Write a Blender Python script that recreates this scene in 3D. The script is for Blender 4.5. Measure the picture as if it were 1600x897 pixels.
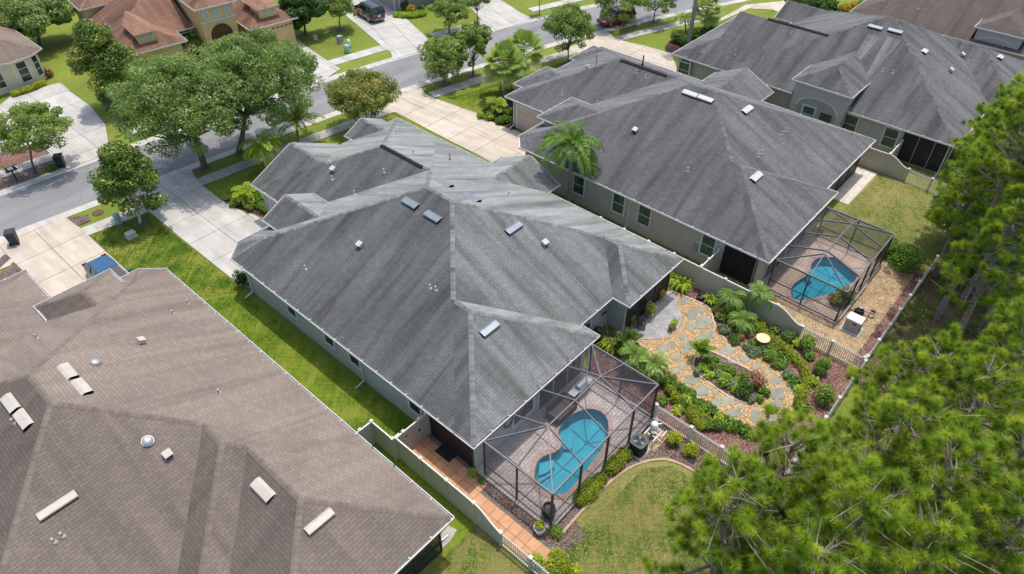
import bpy, math, random
import numpy as np
from mathutils import Vector
R = math.radians
for o in list(bpy.data.objects): bpy.data.objects.remove(o, do_unlink=True)
SC = bpy.context.scene
COL = SC.collection
# ------------------------------------------------------------------ camera
FPX, YAW, PITCH, CAMH = 1101.05, R(41.879), R(41.857), 32.0
cam = bpy.data.cameras.new('camera'); cam_o = bpy.data.objects.new('camera', cam); COL.objects.link(cam_o)
cam.sensor_width = 36.0; cam.lens = 36.0 * FPX / 1600.0; cam.clip_end = 2000.0; cam.clip_start = 0.5
FW = np.array([math.cos(PITCH)*math.cos(YAW), math.cos(PITCH)*math.sin(YAW), -math.sin(PITCH)])
RT = np.array([math.sin(YAW), -math.cos(YAW), 0.0]); UP = np.cross(RT, FW)
cam_o.location = (0, 0, CAMH)
cam_o.rotation_euler = (math.pi/2 - PITCH, 0, YAW - math.pi/2)
SC.camera = cam_o
# ------------------------------------------------------------------ light
SUNV = Vector((0.24, 0.07, 1.0)).normalized()          # towards the sun
w = bpy.data.worlds.new('World'); SC.world = w; w.use_nodes = True
nt = w.node_tree; nt.nodes.clear()
sky = nt.nodes.new('ShaderNodeTexSky'); sky.sky_type = 'NISHITA'; sky.sun_disc = False; sky.dust_density = 3.0; sky.air_density = 1.0
sky.sun_elevation = math.asin(SUNV.z); sky.sun_rotation = math.atan2(SUNV.x, SUNV.y)
bg = nt.nodes.new('ShaderNodeBackground'); bg.inputs['Strength'].default_value = 0.15
wo = nt.nodes.new('ShaderNodeOutputWorld')
nt.links.new(sky.outputs[0], bg.inputs[0]); nt.links.new(bg.outputs[0], wo.inputs[0])
sl = bpy.data.lights.new('sun', 'SUN'); sl.energy = 2.1; sl.angle = R(0.55); sl.color = (1.0, 0.945, 0.85)
so = bpy.data.objects.new('sun', sl); COL.objects.link(so)
so.rotation_euler = SUNV.to_track_quat('Z', 'Y').to_euler(); so.location = (20, 10, 60)
SC.view_settings.view_transform = 'Standard'; SC.view_settings.look = 'None'
SC.view_settings.exposure = 0.46; SC.view_settings.gamma = 1.0; SC.view_settings.use_curve_mapping = False
SC.render.engine = 'CYCLES'
try:
    SC.cycles.max_bounces = 8; SC.cycles.transparent_max_bounces = 24; SC.cycles.diffuse_bounces = 3
    SC.cycles.caustics_reflective = False; SC.cycles.caustics_refractive = False
except Exception: pass
random.seed(7); RNG = np.random.default_rng(11)

# ------------------------------------------------------------------ photo pixel -> place
def ray(x, y): return FW*FPX + RT*(x-800) + UP*(448.5-y)
def G(x, y, z=0.0):
    d = ray(x, y); t = (z-CAMH)/d[2]; return (float(d[0]*t), float(d[1]*t), float(z))
def G2(x, y, z=0.0): return G(x, y, z)[:2]
def on_x(px, py, X):
    d = ray(px, py); t = X/d[0]; return (X, float(d[1]*t), float(CAMH+d[2]*t))
def on_y(px, py, Y):
    d = ray(px, py); t = Y/d[1]; return (float(d[0]*t), Y, float(CAMH+d[2]*t))
def GP(pts, z=0.0): return [G2(x, y, z) for x, y in pts]

# ------------------------------------------------------------------ materials
MATS = {}
def newmat(name):
    m = bpy.data.materials.new(name); m.use_nodes = True; m.node_tree.nodes.clear(); MATS[name] = m
    return m, m.node_tree
class NB:
    "tiny node builder"
    def __init__(s, name): s.m, s.t = newmat(name)
    def n(s, typ, **kw):
        nd = s.t.nodes.new(typ)
        for k, v in kw.items():
            if k in nd.inputs: nd.inputs[k].default_value = v
            else: setattr(nd, k, v)
        return nd
    def l(s, a, b): s.t.links.new(a, b)
    def noise(s, vec, scale, detail=4, rough=0.55, dist=0.0):
        nd = s.n('ShaderNodeTexNoise'); nd.inputs['Scale'].default_value = scale
        nd.inputs['Detail'].default_value = detail; nd.inputs['Roughness'].default_value = rough
        nd.inputs['Distortion'].default_value = dist
        if vec is not None: s.l(vec, nd.inputs['Vector'])
        return nd.outputs[0]
    def ramp(s, fac, stops):
        nd = s.n('ShaderNodeValToRGB'); e = nd.color_ramp.elements
        while len(e) < len(stops): e.new(0.5)
        for el, (p, c) in zip(e, stops):
            el.position = p; el.color = (c[0], c[1], c[2], 1) if not isinstance(c, (int, float)) else (c, c, c, 1)
        s.l(fac, nd.inputs[0]); return nd.outputs[0]
    def mix(s, fac, a, b, typ='MIX'):
        nd = s.n('ShaderNodeMix', data_type='RGBA', blend_type=typ)
        for sock, v in ((nd.inputs[0], fac), (nd.inputs[6], a), (nd.inputs[7], b)):
            if isinstance(v, (int, float)): sock.default_value = v
            elif isinstance(v, tuple): sock.default_value = (*v, 1) if len(v) == 3 else v
            else: s.l(v, sock)
        return nd.outputs[2]
    def math(s, op, a, b=0.0):
        nd = s.n('ShaderNodeMath', operation=op)
        for sock, v in zip(nd.inputs, (a, b)):
            if isinstance(v, (int, float)): sock.default_value = v
            else: s.l(v, sock)
        return nd.outputs[0]
    def mapping(s, vec, scale=(1, 1, 1), rot=(0, 0, 0)):
        nd = s.n('ShaderNodeMapping'); nd.inputs['Scale'].default_value = scale; nd.inputs['Rotation'].default_value = rot
        s.l(vec, nd.inputs[0]); return nd.outputs[0]
    def pos(s): return s.n('ShaderNodeNewGeometry').outputs['Position']
    def attr(s, name): return s.n('ShaderNodeAttribute', attribute_name=name).outputs['Fac']
    def objrand(s): return s.n('ShaderNodeObjectInfo').outputs['Random']
    def bump(s, h, strength=0.4, dist=0.02):
        nd = s.n('ShaderNodeBump'); nd.inputs['Strength'].default_value = strength; nd.inputs['Distance'].default_value = dist
        s.l(h, nd.inputs['Height']); return nd.outputs[0]
    def out(s, col, rough=0.8, spec=0.3, normal=None, metal=0.0, extra=None):
        p = s.n('ShaderNodeBsdfPrincipled'); p.inputs['Metallic'].default_value = metal
        p.inputs['Specular IOR Level'].default_value = spec
        if isinstance(rough, (int, float)): p.inputs['Roughness'].default_value = rough
        else: s.l(rough, p.inputs['Roughness'])
        if isinstance(col, tuple): p.inputs['Base Color'].default_value = (*col, 1)
        else: s.l(col, p.inputs['Base Color'])
        if normal is not None: s.l(normal, p.inputs['Normal'])
        o = s.n('ShaderNodeOutputMaterial'); s.l(p.outputs[0], o.inputs[0]); s.p = p; s.o = o
        return s.m

def simple(name, col, rough=0.7, spec=0.3, var=0.12, scale=3.0, bump=0.0, metal=0.0, orand=0.0, bscale=40.0):
    b = NB(name); P = b.pos()
    f = b.noise(P, scale, 5, 0.6)
    lo = tuple(c*(1-var) for c in col); hi = tuple(min(1, c*(1+var)) for c in col)
    c = b.ramp(f, [(0.3, lo), (0.7, hi)])
    if orand:
        v = b.math('ADD', b.math('MULTIPLY', b.objrand(), 2*orand), 1-orand)
        vv = b.n('ShaderNodeCombineColor'); [b.l(v, vv.inputs[i]) for i in range(3)]
        c = b.mix(1.0, c, vv.outputs[0], 'MULTIPLY')
    if name.startswith(('concrete', 'kerb', 'asphalt')):   # tyre marks, damp stains, spots
        c = b.mix(1.0, c, b.ramp(b.noise(b.mapping(P, (1.3, .22, 1)), 1.0, 6, .65), [(0.32, .80), (0.6, 1.04)]), 'MULTIPLY')
        c = b.mix(b.ramp(b.noise(P, 2.3, 3, .5), [(0.68, 0.0), (0.78, .35)]), c, tuple(v*.5 for v in col))
    nrm = b.bump(b.noise(P, bscale, 3), bump, 0.01) if bump else None
    return b.out(c, rough, spec, nrm, metal)

def shingle(name, c1, c2, dark, roof_darken=0.34, stain=0.5):
    "roof shingles: courses and tabs follow each slope through its own UVs (metres)"
    b = NB(name)
    uv = b.n('ShaderNodeUVMap', uv_map='UVMap').outputs[0]
    br = b.n('ShaderNodeTexBrick'); b.l(uv, br.inputs['Vector'])
    br.offset = 0.5; br.inputs['Scale'].default_value = 1.0
    br.inputs['Brick Width'].default_value = 0.36; br.inputs['Row Height'].default_value = 0.165
    br.inputs['Mortar Size'].default_value = 0.016; br.inputs['Mortar Smooth'].default_value = 0.6; br.inputs['Bias'].default_value = 0.0
    br.inputs['Color1'].default_value = (*c1, 1); br.inputs['Color2'].default_value = (*c2, 1); br.inputs['Mortar'].default_value = (*dark, 1)
    # streaks running down the slope
    st = b.noise(b.mapping(uv, (1.1, 0.10, 1)), 1.0, 5, 0.62, 0.4)
    st2 = b.noise(b.mapping(uv, (0.32, 0.12, 1)), 1.0, 4, 0.6)
    f = b.ramp(st, [(0.30, 1-stain*0.62), (0.56, 1.04), (0.8, 1.10)])
    f2 = b.ramp(st2, [(0.3, 1-stain*0.45), (0.7, 1.08)])
    c = b.mix(1.0, br.outputs[0], f, 'MULTIPLY'); c = b.mix(1.0, c, f2, 'MULTIPLY')
    drk = b.attr('roof_darken')
    k = b.math('SUBTRACT', 1.0, b.math('MULTIPLY', drk, roof_darken))
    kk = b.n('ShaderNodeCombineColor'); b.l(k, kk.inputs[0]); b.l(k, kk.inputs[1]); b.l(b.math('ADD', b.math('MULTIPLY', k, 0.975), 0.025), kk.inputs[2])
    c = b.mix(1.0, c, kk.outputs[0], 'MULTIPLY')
    gr = b.noise(b.mapping(uv, (1, 1, 1)), 55.0, 2, 0.7)
    c = b.mix(1.0, c, b.ramp(gr, [(0.25, 0.78), (0.75, 1.2)]), 'MULTIPLY')
    h = b.math('ADD', b.math('MULTIPLY', br.outputs['Fac'], -1.0), b.math('MULTIPLY', gr, 0.35))
    return b.out(c, 0.85, 0.25, b.bump(h, 0.35, 0.012))

GREY1, GREY2 = (0.205, 0.212, 0.205), (0.165, 0.170, 0.166)
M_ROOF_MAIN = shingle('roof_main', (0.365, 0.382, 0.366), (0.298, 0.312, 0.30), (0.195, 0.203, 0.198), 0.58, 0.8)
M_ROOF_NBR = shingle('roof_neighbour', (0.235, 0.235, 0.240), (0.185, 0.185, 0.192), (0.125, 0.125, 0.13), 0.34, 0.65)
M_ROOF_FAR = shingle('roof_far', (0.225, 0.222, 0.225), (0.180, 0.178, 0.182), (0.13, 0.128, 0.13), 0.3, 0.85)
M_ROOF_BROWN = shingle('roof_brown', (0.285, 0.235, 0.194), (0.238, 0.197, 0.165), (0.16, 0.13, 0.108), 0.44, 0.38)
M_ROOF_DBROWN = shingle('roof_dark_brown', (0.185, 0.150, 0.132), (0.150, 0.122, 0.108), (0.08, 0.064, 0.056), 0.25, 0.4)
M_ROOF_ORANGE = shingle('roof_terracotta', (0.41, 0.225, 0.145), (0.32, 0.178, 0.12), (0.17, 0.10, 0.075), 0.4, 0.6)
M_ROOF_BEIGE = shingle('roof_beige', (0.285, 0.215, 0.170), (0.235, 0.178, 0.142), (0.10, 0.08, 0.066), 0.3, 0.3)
M_WHITE = simple('white_trim', (0.66, 0.66, 0.64), 0.45, 0.4, 0.06, 2.0)
M_FASCIA = simple('fascia_paint', (0.60, 0.60, 0.57), 0.6, 0.3, 0.1, 2.0)
M_DARK = simple('dark_gap', (0.02, 0.02, 0.022), 0.8, 0.2, 0.2)
M_SAGE = simple('stucco_sage', (0.45, 0.485, 0.455), 0.9, 0.15, 0.07, 1.2, 0.35, bscale=90)
M_TAUPE = simple('stucco_taupe', (0.50, 0.445, 0.385), 0.9, 0.15, 0.06, 1.2, 0.35, bscale=90)
M_GREIGE = simple('stucco_greige', (0.48, 0.46, 0.42), 0.9, 0.15, 0.06, 1.2, 0.35, bscale=90)
M_CREAM = simple('stucco_cream', (0.72, 0.63, 0.47), 0.9, 0.15, 0.06, 1.2, 0.35, bscale=90)
M_YELLOW = simple('stucco_yellow', (0.66, 0.49, 0.24), 0.9, 0.15, 0.07, 1.2, 0.35, bscale=90)
M_FRAME = simple('window_trim', (0.62, 0.63, 0.62), 0.6, 0.3, 0.05)
def glass(name, col):
    b = NB(name); P = b.pos()
    c = b.ramp(b.noise(P, 1.5, 2), [(0.35, tuple(x*0.5 for x in col)), (0.7, col)])
    return b.out(c, 0.06, 0.7)
M_GLASS = glass('window_glass', (0.045, 0.105, 0.09))
M_GLASS2 = glass('window_glass_dark', (0.03, 0.05, 0.055))
M_GDOOR = simple('garage_door_paint', (0.52, 0.44, 0.36), 0.6, 0.3, 0.06)
M_CONC = simple('concrete_white', (0.50, 0.485, 0.45), 0.85, 0.25, 0.10, 0.7, 0.2, orand=0.05, bscale=60)
M_CONCB = simple('concrete_beige', (0.55, 0.48, 0.395), 0.85, 0.25, 0.10, 0.7, 0.2, orand=0.05, bscale=60)
M_CONCG = simple('concrete_grey', (0.44, 0.42, 0.385), 0.85, 0.25, 0.14, 0.8, 0.2, orand=0.08, bscale=60)
M_JOINT = simple('joint_dirt', (0.17, 0.155, 0.13), 0.95, 0.1, 0.2)
M_KERB = simple('kerb_concrete', (0.52, 0.50, 0.455), 0.85, 0.2, 0.12, 1.2, 0.2)
def asphalt():
    b = NB('asphalt'); P = b.pos()
    c = b.ramp(b.noise(P, 9.0, 6, 0.75), [(0.25, (0.175, 0.175, 0.185)), (0.75, (0.32, 0.32, 0.325))])
    c2 = b.ramp(b.noise(b.mapping(P, (0.12, 0.5, 1)), 1.0, 5, 0.6), [(0.3, 0.78), (0.7, 1.15)])
    c = b.mix(1.0, c, c2, 'MULTIPLY')
    cr = b.n('ShaderNodeTexVoronoi', feature='DISTANCE_TO_EDGE'); cr.inputs['Scale'].default_value = 0.22
    b.l(b.mix(0.12, P, b.n('ShaderNodeTexNoise', Scale=1.2).outputs['Color'], 'ADD'), cr.inputs['Vector'])
    c = b.mix(b.ramp(cr.outputs['Distance'], [(0.0, 0.35), (0.006, 0.0)]), c, (0.10, 0.10, 0.105))
    return b.out(c, 0.9, 0.25, b.bump(b.noise(P, 60, 3), 0.5, 0.01))
M_ASPH = asphalt()
def grass(name, g1, g2, dry, dryamt, blade=1.0):
    b = NB(name); P = b.pos()
    c = b.mix(b.ramp(b.noise(P, 14.0, 5, 0.75), [(0.3, 0.0), (0.7, 1.0)]), g1, g2)
    d = b.noise(P, 0.42, 6, 0.68, 0.3)
    c = b.mix(b.ramp(d, [(0.62-dryamt*0.34, 0.0), (0.82-dryamt*0.22, min(1.0, 0.45+dryamt*0.5))]), c, dry)
    c = b.mix(b.ramp(b.noise(P, 2.6, 5, 0.7), [(0.50, 0.0), (0.72, 0.30)]), c, dry)
    c = b.mix(b.ramp(b.noise(P, 6.5, 8, 0.82), [(0.46, 0.0), (0.62, 0.25+dryamt*0.75)]), c, tuple(v*1.08 for v in dry))
    c = b.mix(b.ramp(b.noise(P, 4.2, 8, 0.8, 0.5), [(0.36, 0.65), (0.48, 0.0)]), c, tuple(v*0.55 for v in g1))
    m = b.ramp(b.noise(P, 0.16, 3, 0.5), [(0.3, 0.82), (0.7, 1.16)])
    c = b.mix(1.0, c, m, 'MULTIPLY')
    h = b.noise(P, 28.0, 6, 0.85)
    c = b.mix(1.0, c, b.ramp(h, [(0.25, 0.45), (0.7, 1.38)]), 'MULTIPLY')
    return b.out(c, 0.9, 0.1, b.bump(h, 0.9, 0.06))
M_GRASS = grass('grass_green', (0.11, 0.190, 0.020), (0.22, 0.300, 0.040), (0.33, 0.275, 0.10), 0.3)
M_GRASSD = grass('grass_dry', (0.14, 0.190, 0.035), (0.26, 0.290, 0.075), (0.40, 0.325, 0.15), 0.55)
M_GRASSB = grass('grass_bright', (0.13, 0.235, 0.012), (0.25, 0.345, 0.025), (0.36, 0.31, 0.09), 0.15)
M_WOOD_FLOOR = grass('woodland_floor', (0.10, 0.105, 0.035), (0.19, 0.15, 0.08), (0.25, 0.165, 0.10), 0.6)
def mulch(name, a, c2, dk):
    b = NB(name); P = b.pos()
    v = b.n('ShaderNodeTexVoronoi'); v.inputs['Scale'].default_value = 16.0; b.l(b.mapping(P, (1, 1.6, 1)), v.inputs['Vector'])
    sp = b.n('ShaderNodeSeparateColor'); b.l(v.outputs['Color'], sp.inputs[0])
    c = b.ramp(sp.outputs[0], [(0.05, dk), (0.4, a), (0.95, c2)])
    c = b.mix(1.0, c, b.ramp(b.noise(P, 1.1, 5, 0.6), [(0.3, 0.72), (0.7, 1.15)]), 'MULTIPLY')
    return b.out(c, 0.95, 0.1, b.bump(v.outputs['Distance'], 1.0, 0.05))
M_MULCH = mulch('mulch_red', (0.255, 0.125, 0.10), (0.42, 0.27, 0.23), (0.07, 0.035, 0.03))
M_MULCHB = mulch('mulch_brown', (0.20, 0.14, 0.115), (0.34, 0.26, 0.23), (0.06, 0.045, 0.04))
M_MULCHD = mulch('mulch_dark', (0.085, 0.045, 0.045), (0.15, 0.09, 0.085), (0.03, 0.018, 0.018))
M_PEBBLE = mulch('pebble_orange', (0.50, 0.32, 0.135), (0.66, 0.49, 0.27), (0.28, 0.16, 0.06))
M_PEBBLE2 = mulch('gravel_tan', (0.52, 0.36, 0.20), (0.66, 0.53, 0.36), (0.25, 0.15, 0.08))
M_FLAG = simple('flagstone', (0.275, 0.285, 0.235), 0.85, 0.2, 0.18, 2.5, 0.4, orand=0.14, bscale=25)
M_TILE = simple('terracotta_paver', (0.56, 0.31, 0.175), 0.8, 0.25, 0.14, 3.0, 0.25, orand=0.10, bscale=50)
M_EDGE = simple('bed_edging', (0.60, 0.47, 0.38), 0.85, 0.2, 0.12, 2.0, 0.2)
def pavers(name, c1, c2, mort, bw, rh, rot):
    b = NB(name); P = b.mapping(b.pos(), (1, 1, 1), (0, 0, rot))
    br = b.n('ShaderNodeTexBrick'); b.l(P, br.inputs['Vector']); br.offset = 0.5
    for k, v in (('Scale', 1.0), ('Brick Width', bw), ('Row Height', rh), ('Mortar Size', 0.012), ('Bias', 0.0)): br.inputs[k].default_value = v
    br.inputs['Color1'].default_value = (*c1, 1); br.inputs['Color2'].default_value = (*c2, 1); br.inputs['Mortar'].default_value = (*mort, 1)
    c = b.mix(1.0, br.outputs[0], b.ramp(b.noise(P, 1.3, 5, 0.65), [(0.3, 0.8), (0.7, 1.15)]), 'MULTIPLY')
    return b.out(c, 0.85, 0.2, b.bump(b.math('MULTIPLY', br.outputs['Fac'], -1.0), 0.5, 0.01))
M_DECK = pavers('deck_paver', (0.60, 0.51, 0.45), (0.50, 0.44, 0.40), (0.24, 0.21, 0.19), 0.30, 0.20, 0.0)
M_DECKN = pavers('deck_paver_tan', (0.60, 0.46, 0.34), (0.52, 0.41, 0.32), (0.30, 0.25, 0.20), 0.34, 0.24, 0.0)
M_PATIO = pavers('patio_paver_grey', (0.44, 0.43, 0.43), (0.34, 0.335, 0.34), (0.22, 0.22, 0.22), 0.26, 0.18, 0.6)
M_PATIOW = pavers('patio_paver_white', (0.72, 0.66, 0.57), (0.64, 0.59, 0.51), (0.45, 0.40, 0.34), 0.40, 0.40, 0.0)
M_FENCE = simple('vinyl_tan', (0.50, 0.455, 0.385), 0.55, 0.35, 0.05, 1.0)
M_FENCEL = simple('vinyl_sage_tan', (0.47, 0.47, 0.40), 0.55, 0.35, 0.05, 1.0)
M_RAIL = simple('vinyl_rail', (0.74, 0.71, 0.63), 0.5, 0.35, 0.05)
M_CAGE = simple('cage_bronze', (0.045, 0.042, 0.042), 0.5, 0.4, 0.1)
M_CAGEL = simple('cage_beam', (0.16, 0.16, 0.17), 0.45, 0.4, 0.1)
def screen(name, op, col):
    b = NB(name)
    d = b.n('ShaderNodeBsdfDiffuse'); d.inputs[0].default_value = (*col, 1)
    t = b.n('ShaderNodeBsdfTransparent'); t.inputs[0].default_value = (0.97, 0.97, 1.0, 1)
    mx = b.n('ShaderNodeMixShader'); mx.inputs[0].default_value = op
    b.l(t.outputs[0], mx.inputs[1]); b.l(d.outputs[0], mx.inputs[2])
    o = b.n('ShaderNodeOutputMaterial'); b.l(mx.outputs[0], o.inputs[0]); return b.m
M_SCREEN = screen('insect_screen', 0.16, (0.13, 0.135, 0.15))
M_SCREEND = screen('insect_screen_wall', 0.36, (0.09, 0.09, 0.10))
M_LANAI = simple('porch_screen_black', (0.020, 0.021, 0.025), 0.5, 0.3, 0.3, 0.8)
def water():
    b = NB('pool_water'); P = b.pos()
    t = b.n('ShaderNodeBsdfTransparent'); t.inputs[0].default_value = (0.60, 0.94, 0.98, 1)
    g = b.n('ShaderNodeBsdfGlossy'); g.inputs['Roughness'].default_value = 0.04
    b.l(b.bump(b.noise(P, 5.0, 3, 0.6), 0.25, 0.05), g.inputs['Normal'])
    fr = b.n('ShaderNodeFresnel'); fr.inputs[0].default_value = 1.33
    mx = b.n('ShaderNodeMixShader'); b.l(fr.outputs[0], mx.inputs[0]); b.l(t.outputs[0], mx.inputs[1]); b.l(g.outputs[0], mx.inputs[2])
    o = b.n('ShaderNodeOutputMaterial'); b.l(mx.outputs[0], o.inputs[0]); return b.m
M_WATER = water()
def plaster():
    b = NB('pool_plaster'); P = b.pos()
    v = b.n('ShaderNodeTexVoronoi', feature='DISTANCE_TO_EDGE'); v.inputs['Scale'].default_value = 2.2
    b.l(b.mix(0.25, P, b.n('ShaderNodeTexNoise', Scale=1.5).outputs['Color'], 'ADD'), v.inputs['Vector'])
    c = b.mix(b.ramp(v.outputs['Distance'], [(0.0, 0.35), (0.07, 0.0)]), (0.085, 0.42, 0.52), (0.17, 0.57, 0.66))
    c = b.mix(1.0, c, b.ramp(b.noise(P, 0.8, 3), [(0.3, 0.85), (0.7, 1.1)]), 'MULTIPLY')
    return b.out(c, 0.7, 0.2)
M_PLASTER = plaster()
M_COPING = simple('pool_coping', (0.46, 0.33, 0.27), 0.8, 0.2, 0.12, 4.0)
M_BARK = simple('bark_grey', (0.175, 0.145, 0.12), 0.95, 0.1, 0.35, 5.0, 0.8, bscale=25)
M_BARKP = simple('bark_pine', (0.25, 0.20, 0.17), 0.95, 0.1, 0.35, 5.0, 0.9, bscale=18)
M_TWIG = simple('dead_twig', (0.46, 0.40, 0.34), 0.95, 0.1, 0.2)
M_PALMTR = simple('palm_trunk', (0.30, 0.27, 0.24), 0.95, 0.1, 0.3, 6.0, 0.8, bscale=14)
LK = 1.65   # the photograph's foliage is pale and back-lit
def leaf(name, dark, mid, light, trans=0.42, gloss=0.45):
    b = NB(name); dark, mid, light = (tuple(min(.75, v*LK) for v in q) for q in (dark, mid, light))
    c = b.ramp(b.attr('tone'), [(0.0, dark), (0.5, mid), (1.0, light)])
    p = b.n('ShaderNodeBsdfPrincipled'); b.l(c, p.inputs['Base Color']); p.inputs['Roughness'].default_value = gloss; p.inputs['Specular IOR Level'].default_value = 0.3
    t = b.n('ShaderNodeBsdfTranslucent'); b.l(b.mix(1.0, c, (1.0, 1.15, 0.55), 'MULTIPLY'), t.inputs[0])
    mx = b.n('ShaderNodeMixShader'); mx.inputs[0].default_value = trans
    b.l(p.outputs[0], mx.inputs[1]); b.l(t.outputs[0], mx.inputs[2])
    o = b.n('ShaderNodeOutputMaterial'); b.l(mx.outputs[0], o.inputs[0]); return b.m
L_OAK = leaf('leaf_oak', (0.085, 0.130, 0.034), (0.155, 0.215, 0.065), (0.26, 0.32, 0.115))
L_MAGN = leaf('leaf_magnolia', (0.036, 0.075, 0.012), (0.095, 0.150, 0.022), (0.27, 0.25, 0.065), 0.22, 0.28)
L_STREET = leaf('leaf_street', (0.085, 0.125, 0.028), (0.17, 0.225, 0.055), (0.28, 0.325, 0.10))
L_MYRTLE = leaf('leaf_myrtle', (0.085, 0.115, 0.028), (0.19, 0.22, 0.05), (0.36, 0.29, 0.11))
L_PALM = leaf('leaf_palm', (0.055, 0.11, 0.016), (0.12, 0.205, 0.035), (0.235, 0.31, 0.07), 0.3, 0.35)
L_FAN = leaf('leaf_fan_palm', (0.08, 0.13, 0.025), (0.20, 0.265, 0.055), (0.42, 0.40, 0.14), 0.3, 0.35)
L_LIME = leaf('leaf_lime', (0.11, 0.18, 0.015), (0.24, 0.32, 0.03), (0.42, 0.43, 0.06), 0.35)
L_SHRUB = leaf('leaf_shrub', (0.05, 0.105, 0.016), (0.115, 0.195, 0.028), (0.22, 0.30, 0.05))
L_BOX = leaf('leaf_box', (0.105, 0.145, 0.012), (0.23, 0.265, 0.018), (0.40, 0.39, 0.03))
L_DARK = leaf('leaf_dark', (0.018, 0.050, 0.012), (0.040, 0.090, 0.018), (0.08, 0.14, 0.03))
L_GREYG = leaf('leaf_grey_green', (0.07, 0.11, 0.06), (0.15, 0.20, 0.10), (0.27, 0.31, 0.18))
L_RED = leaf('leaf_reddish', (0.11, 0.075, 0.035), (0.27, 0.15, 0.085), (0.45, 0.24, 0.14))
L_GOLD = leaf('leaf_gold', (0.20, 0.14, 0.02), (0.46, 0.29, 0.03), (0.62, 0.42, 0.06))
L_PINE = leaf('needle_pine', (0.055, 0.105, 0.012), (0.175, 0.250, 0.020), (0.36, 0.405, 0.045), 0.36, 0.4)
L_FLOWER = simple('flower_pink', (0.62, 0.22, 0.24), 0.8, 0.2, 0.2)
L_BLADEG = leaf('grass_blade_green', (0.055, 0.115, 0.010), (0.135, 0.200, 0.018), (0.265, 0.265, 0.055), 0.25, 0.8)
L_BLADE = leaf('grass_blade', (0.05, 0.092, 0.012), (0.125, 0.165, 0.03), (0.25, 0.205, 0.085), 0.25, 0.8)
M_BLACK = simple('black_plastic', (0.022, 0.022, 0.024), 0.45, 0.4, 0.2)
M_GREYP = simple('grey_plastic', (0.30, 0.30, 0.31), 0.5, 0.4, 0.1)
M_PVC = simple('white_pvc', (0.80, 0.80, 0.80), 0.4, 0.4, 0.04)
M_METAL = simple('galvanised', (0.48, 0.50, 0.52), 0.35, 0.5, 0.1, 4.0, metal=0.6)
M_VENT = simple('vent_metal', (0.24, 0.28, 0.32), 0.35, 0.5, 0.12, 4.0, metal=0.35)
M_VENTW = simple('vent_white', (0.52, 0.53, 0.53), 0.45, 0.4, 0.1)
M_VENTB = simple('vent_beige', (0.50, 0.455, 0.40), 0.5, 0.35, 0.08)
M_GREENBOX = simple('utility_green', (0.10, 0.26, 0.19), 0.6, 0.3, 0.1)
M_GREENBOXL = simple('utility_pale_green', (0.33, 0.50, 0.44), 0.6, 0.3, 0.1)
M_RUST = simple('cast_iron', (0.13, 0.075, 0.065), 0.8, 0.3, 0.2, 8.0)
M_POT = simple('clay_pot', (0.42, 0.22, 0.13), 0.8, 0.2, 0.1)
M_STONE = simple('cast_stone', (0.58, 0.55, 0.47), 0.9, 0.2, 0.12)
M_BIRD = simple('birdbath_cream', (0.72, 0.62, 0.36), 0.8, 0.2, 0.06)
M_LAMP = simple('lamp_globe', (0.80, 0.82, 0.84), 0.25, 0.5, 0.03)
M_CUSHION = simple('wicker_brown', (0.085, 0.065, 0.06), 0.85, 0.2, 0.2, 8.0)
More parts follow.
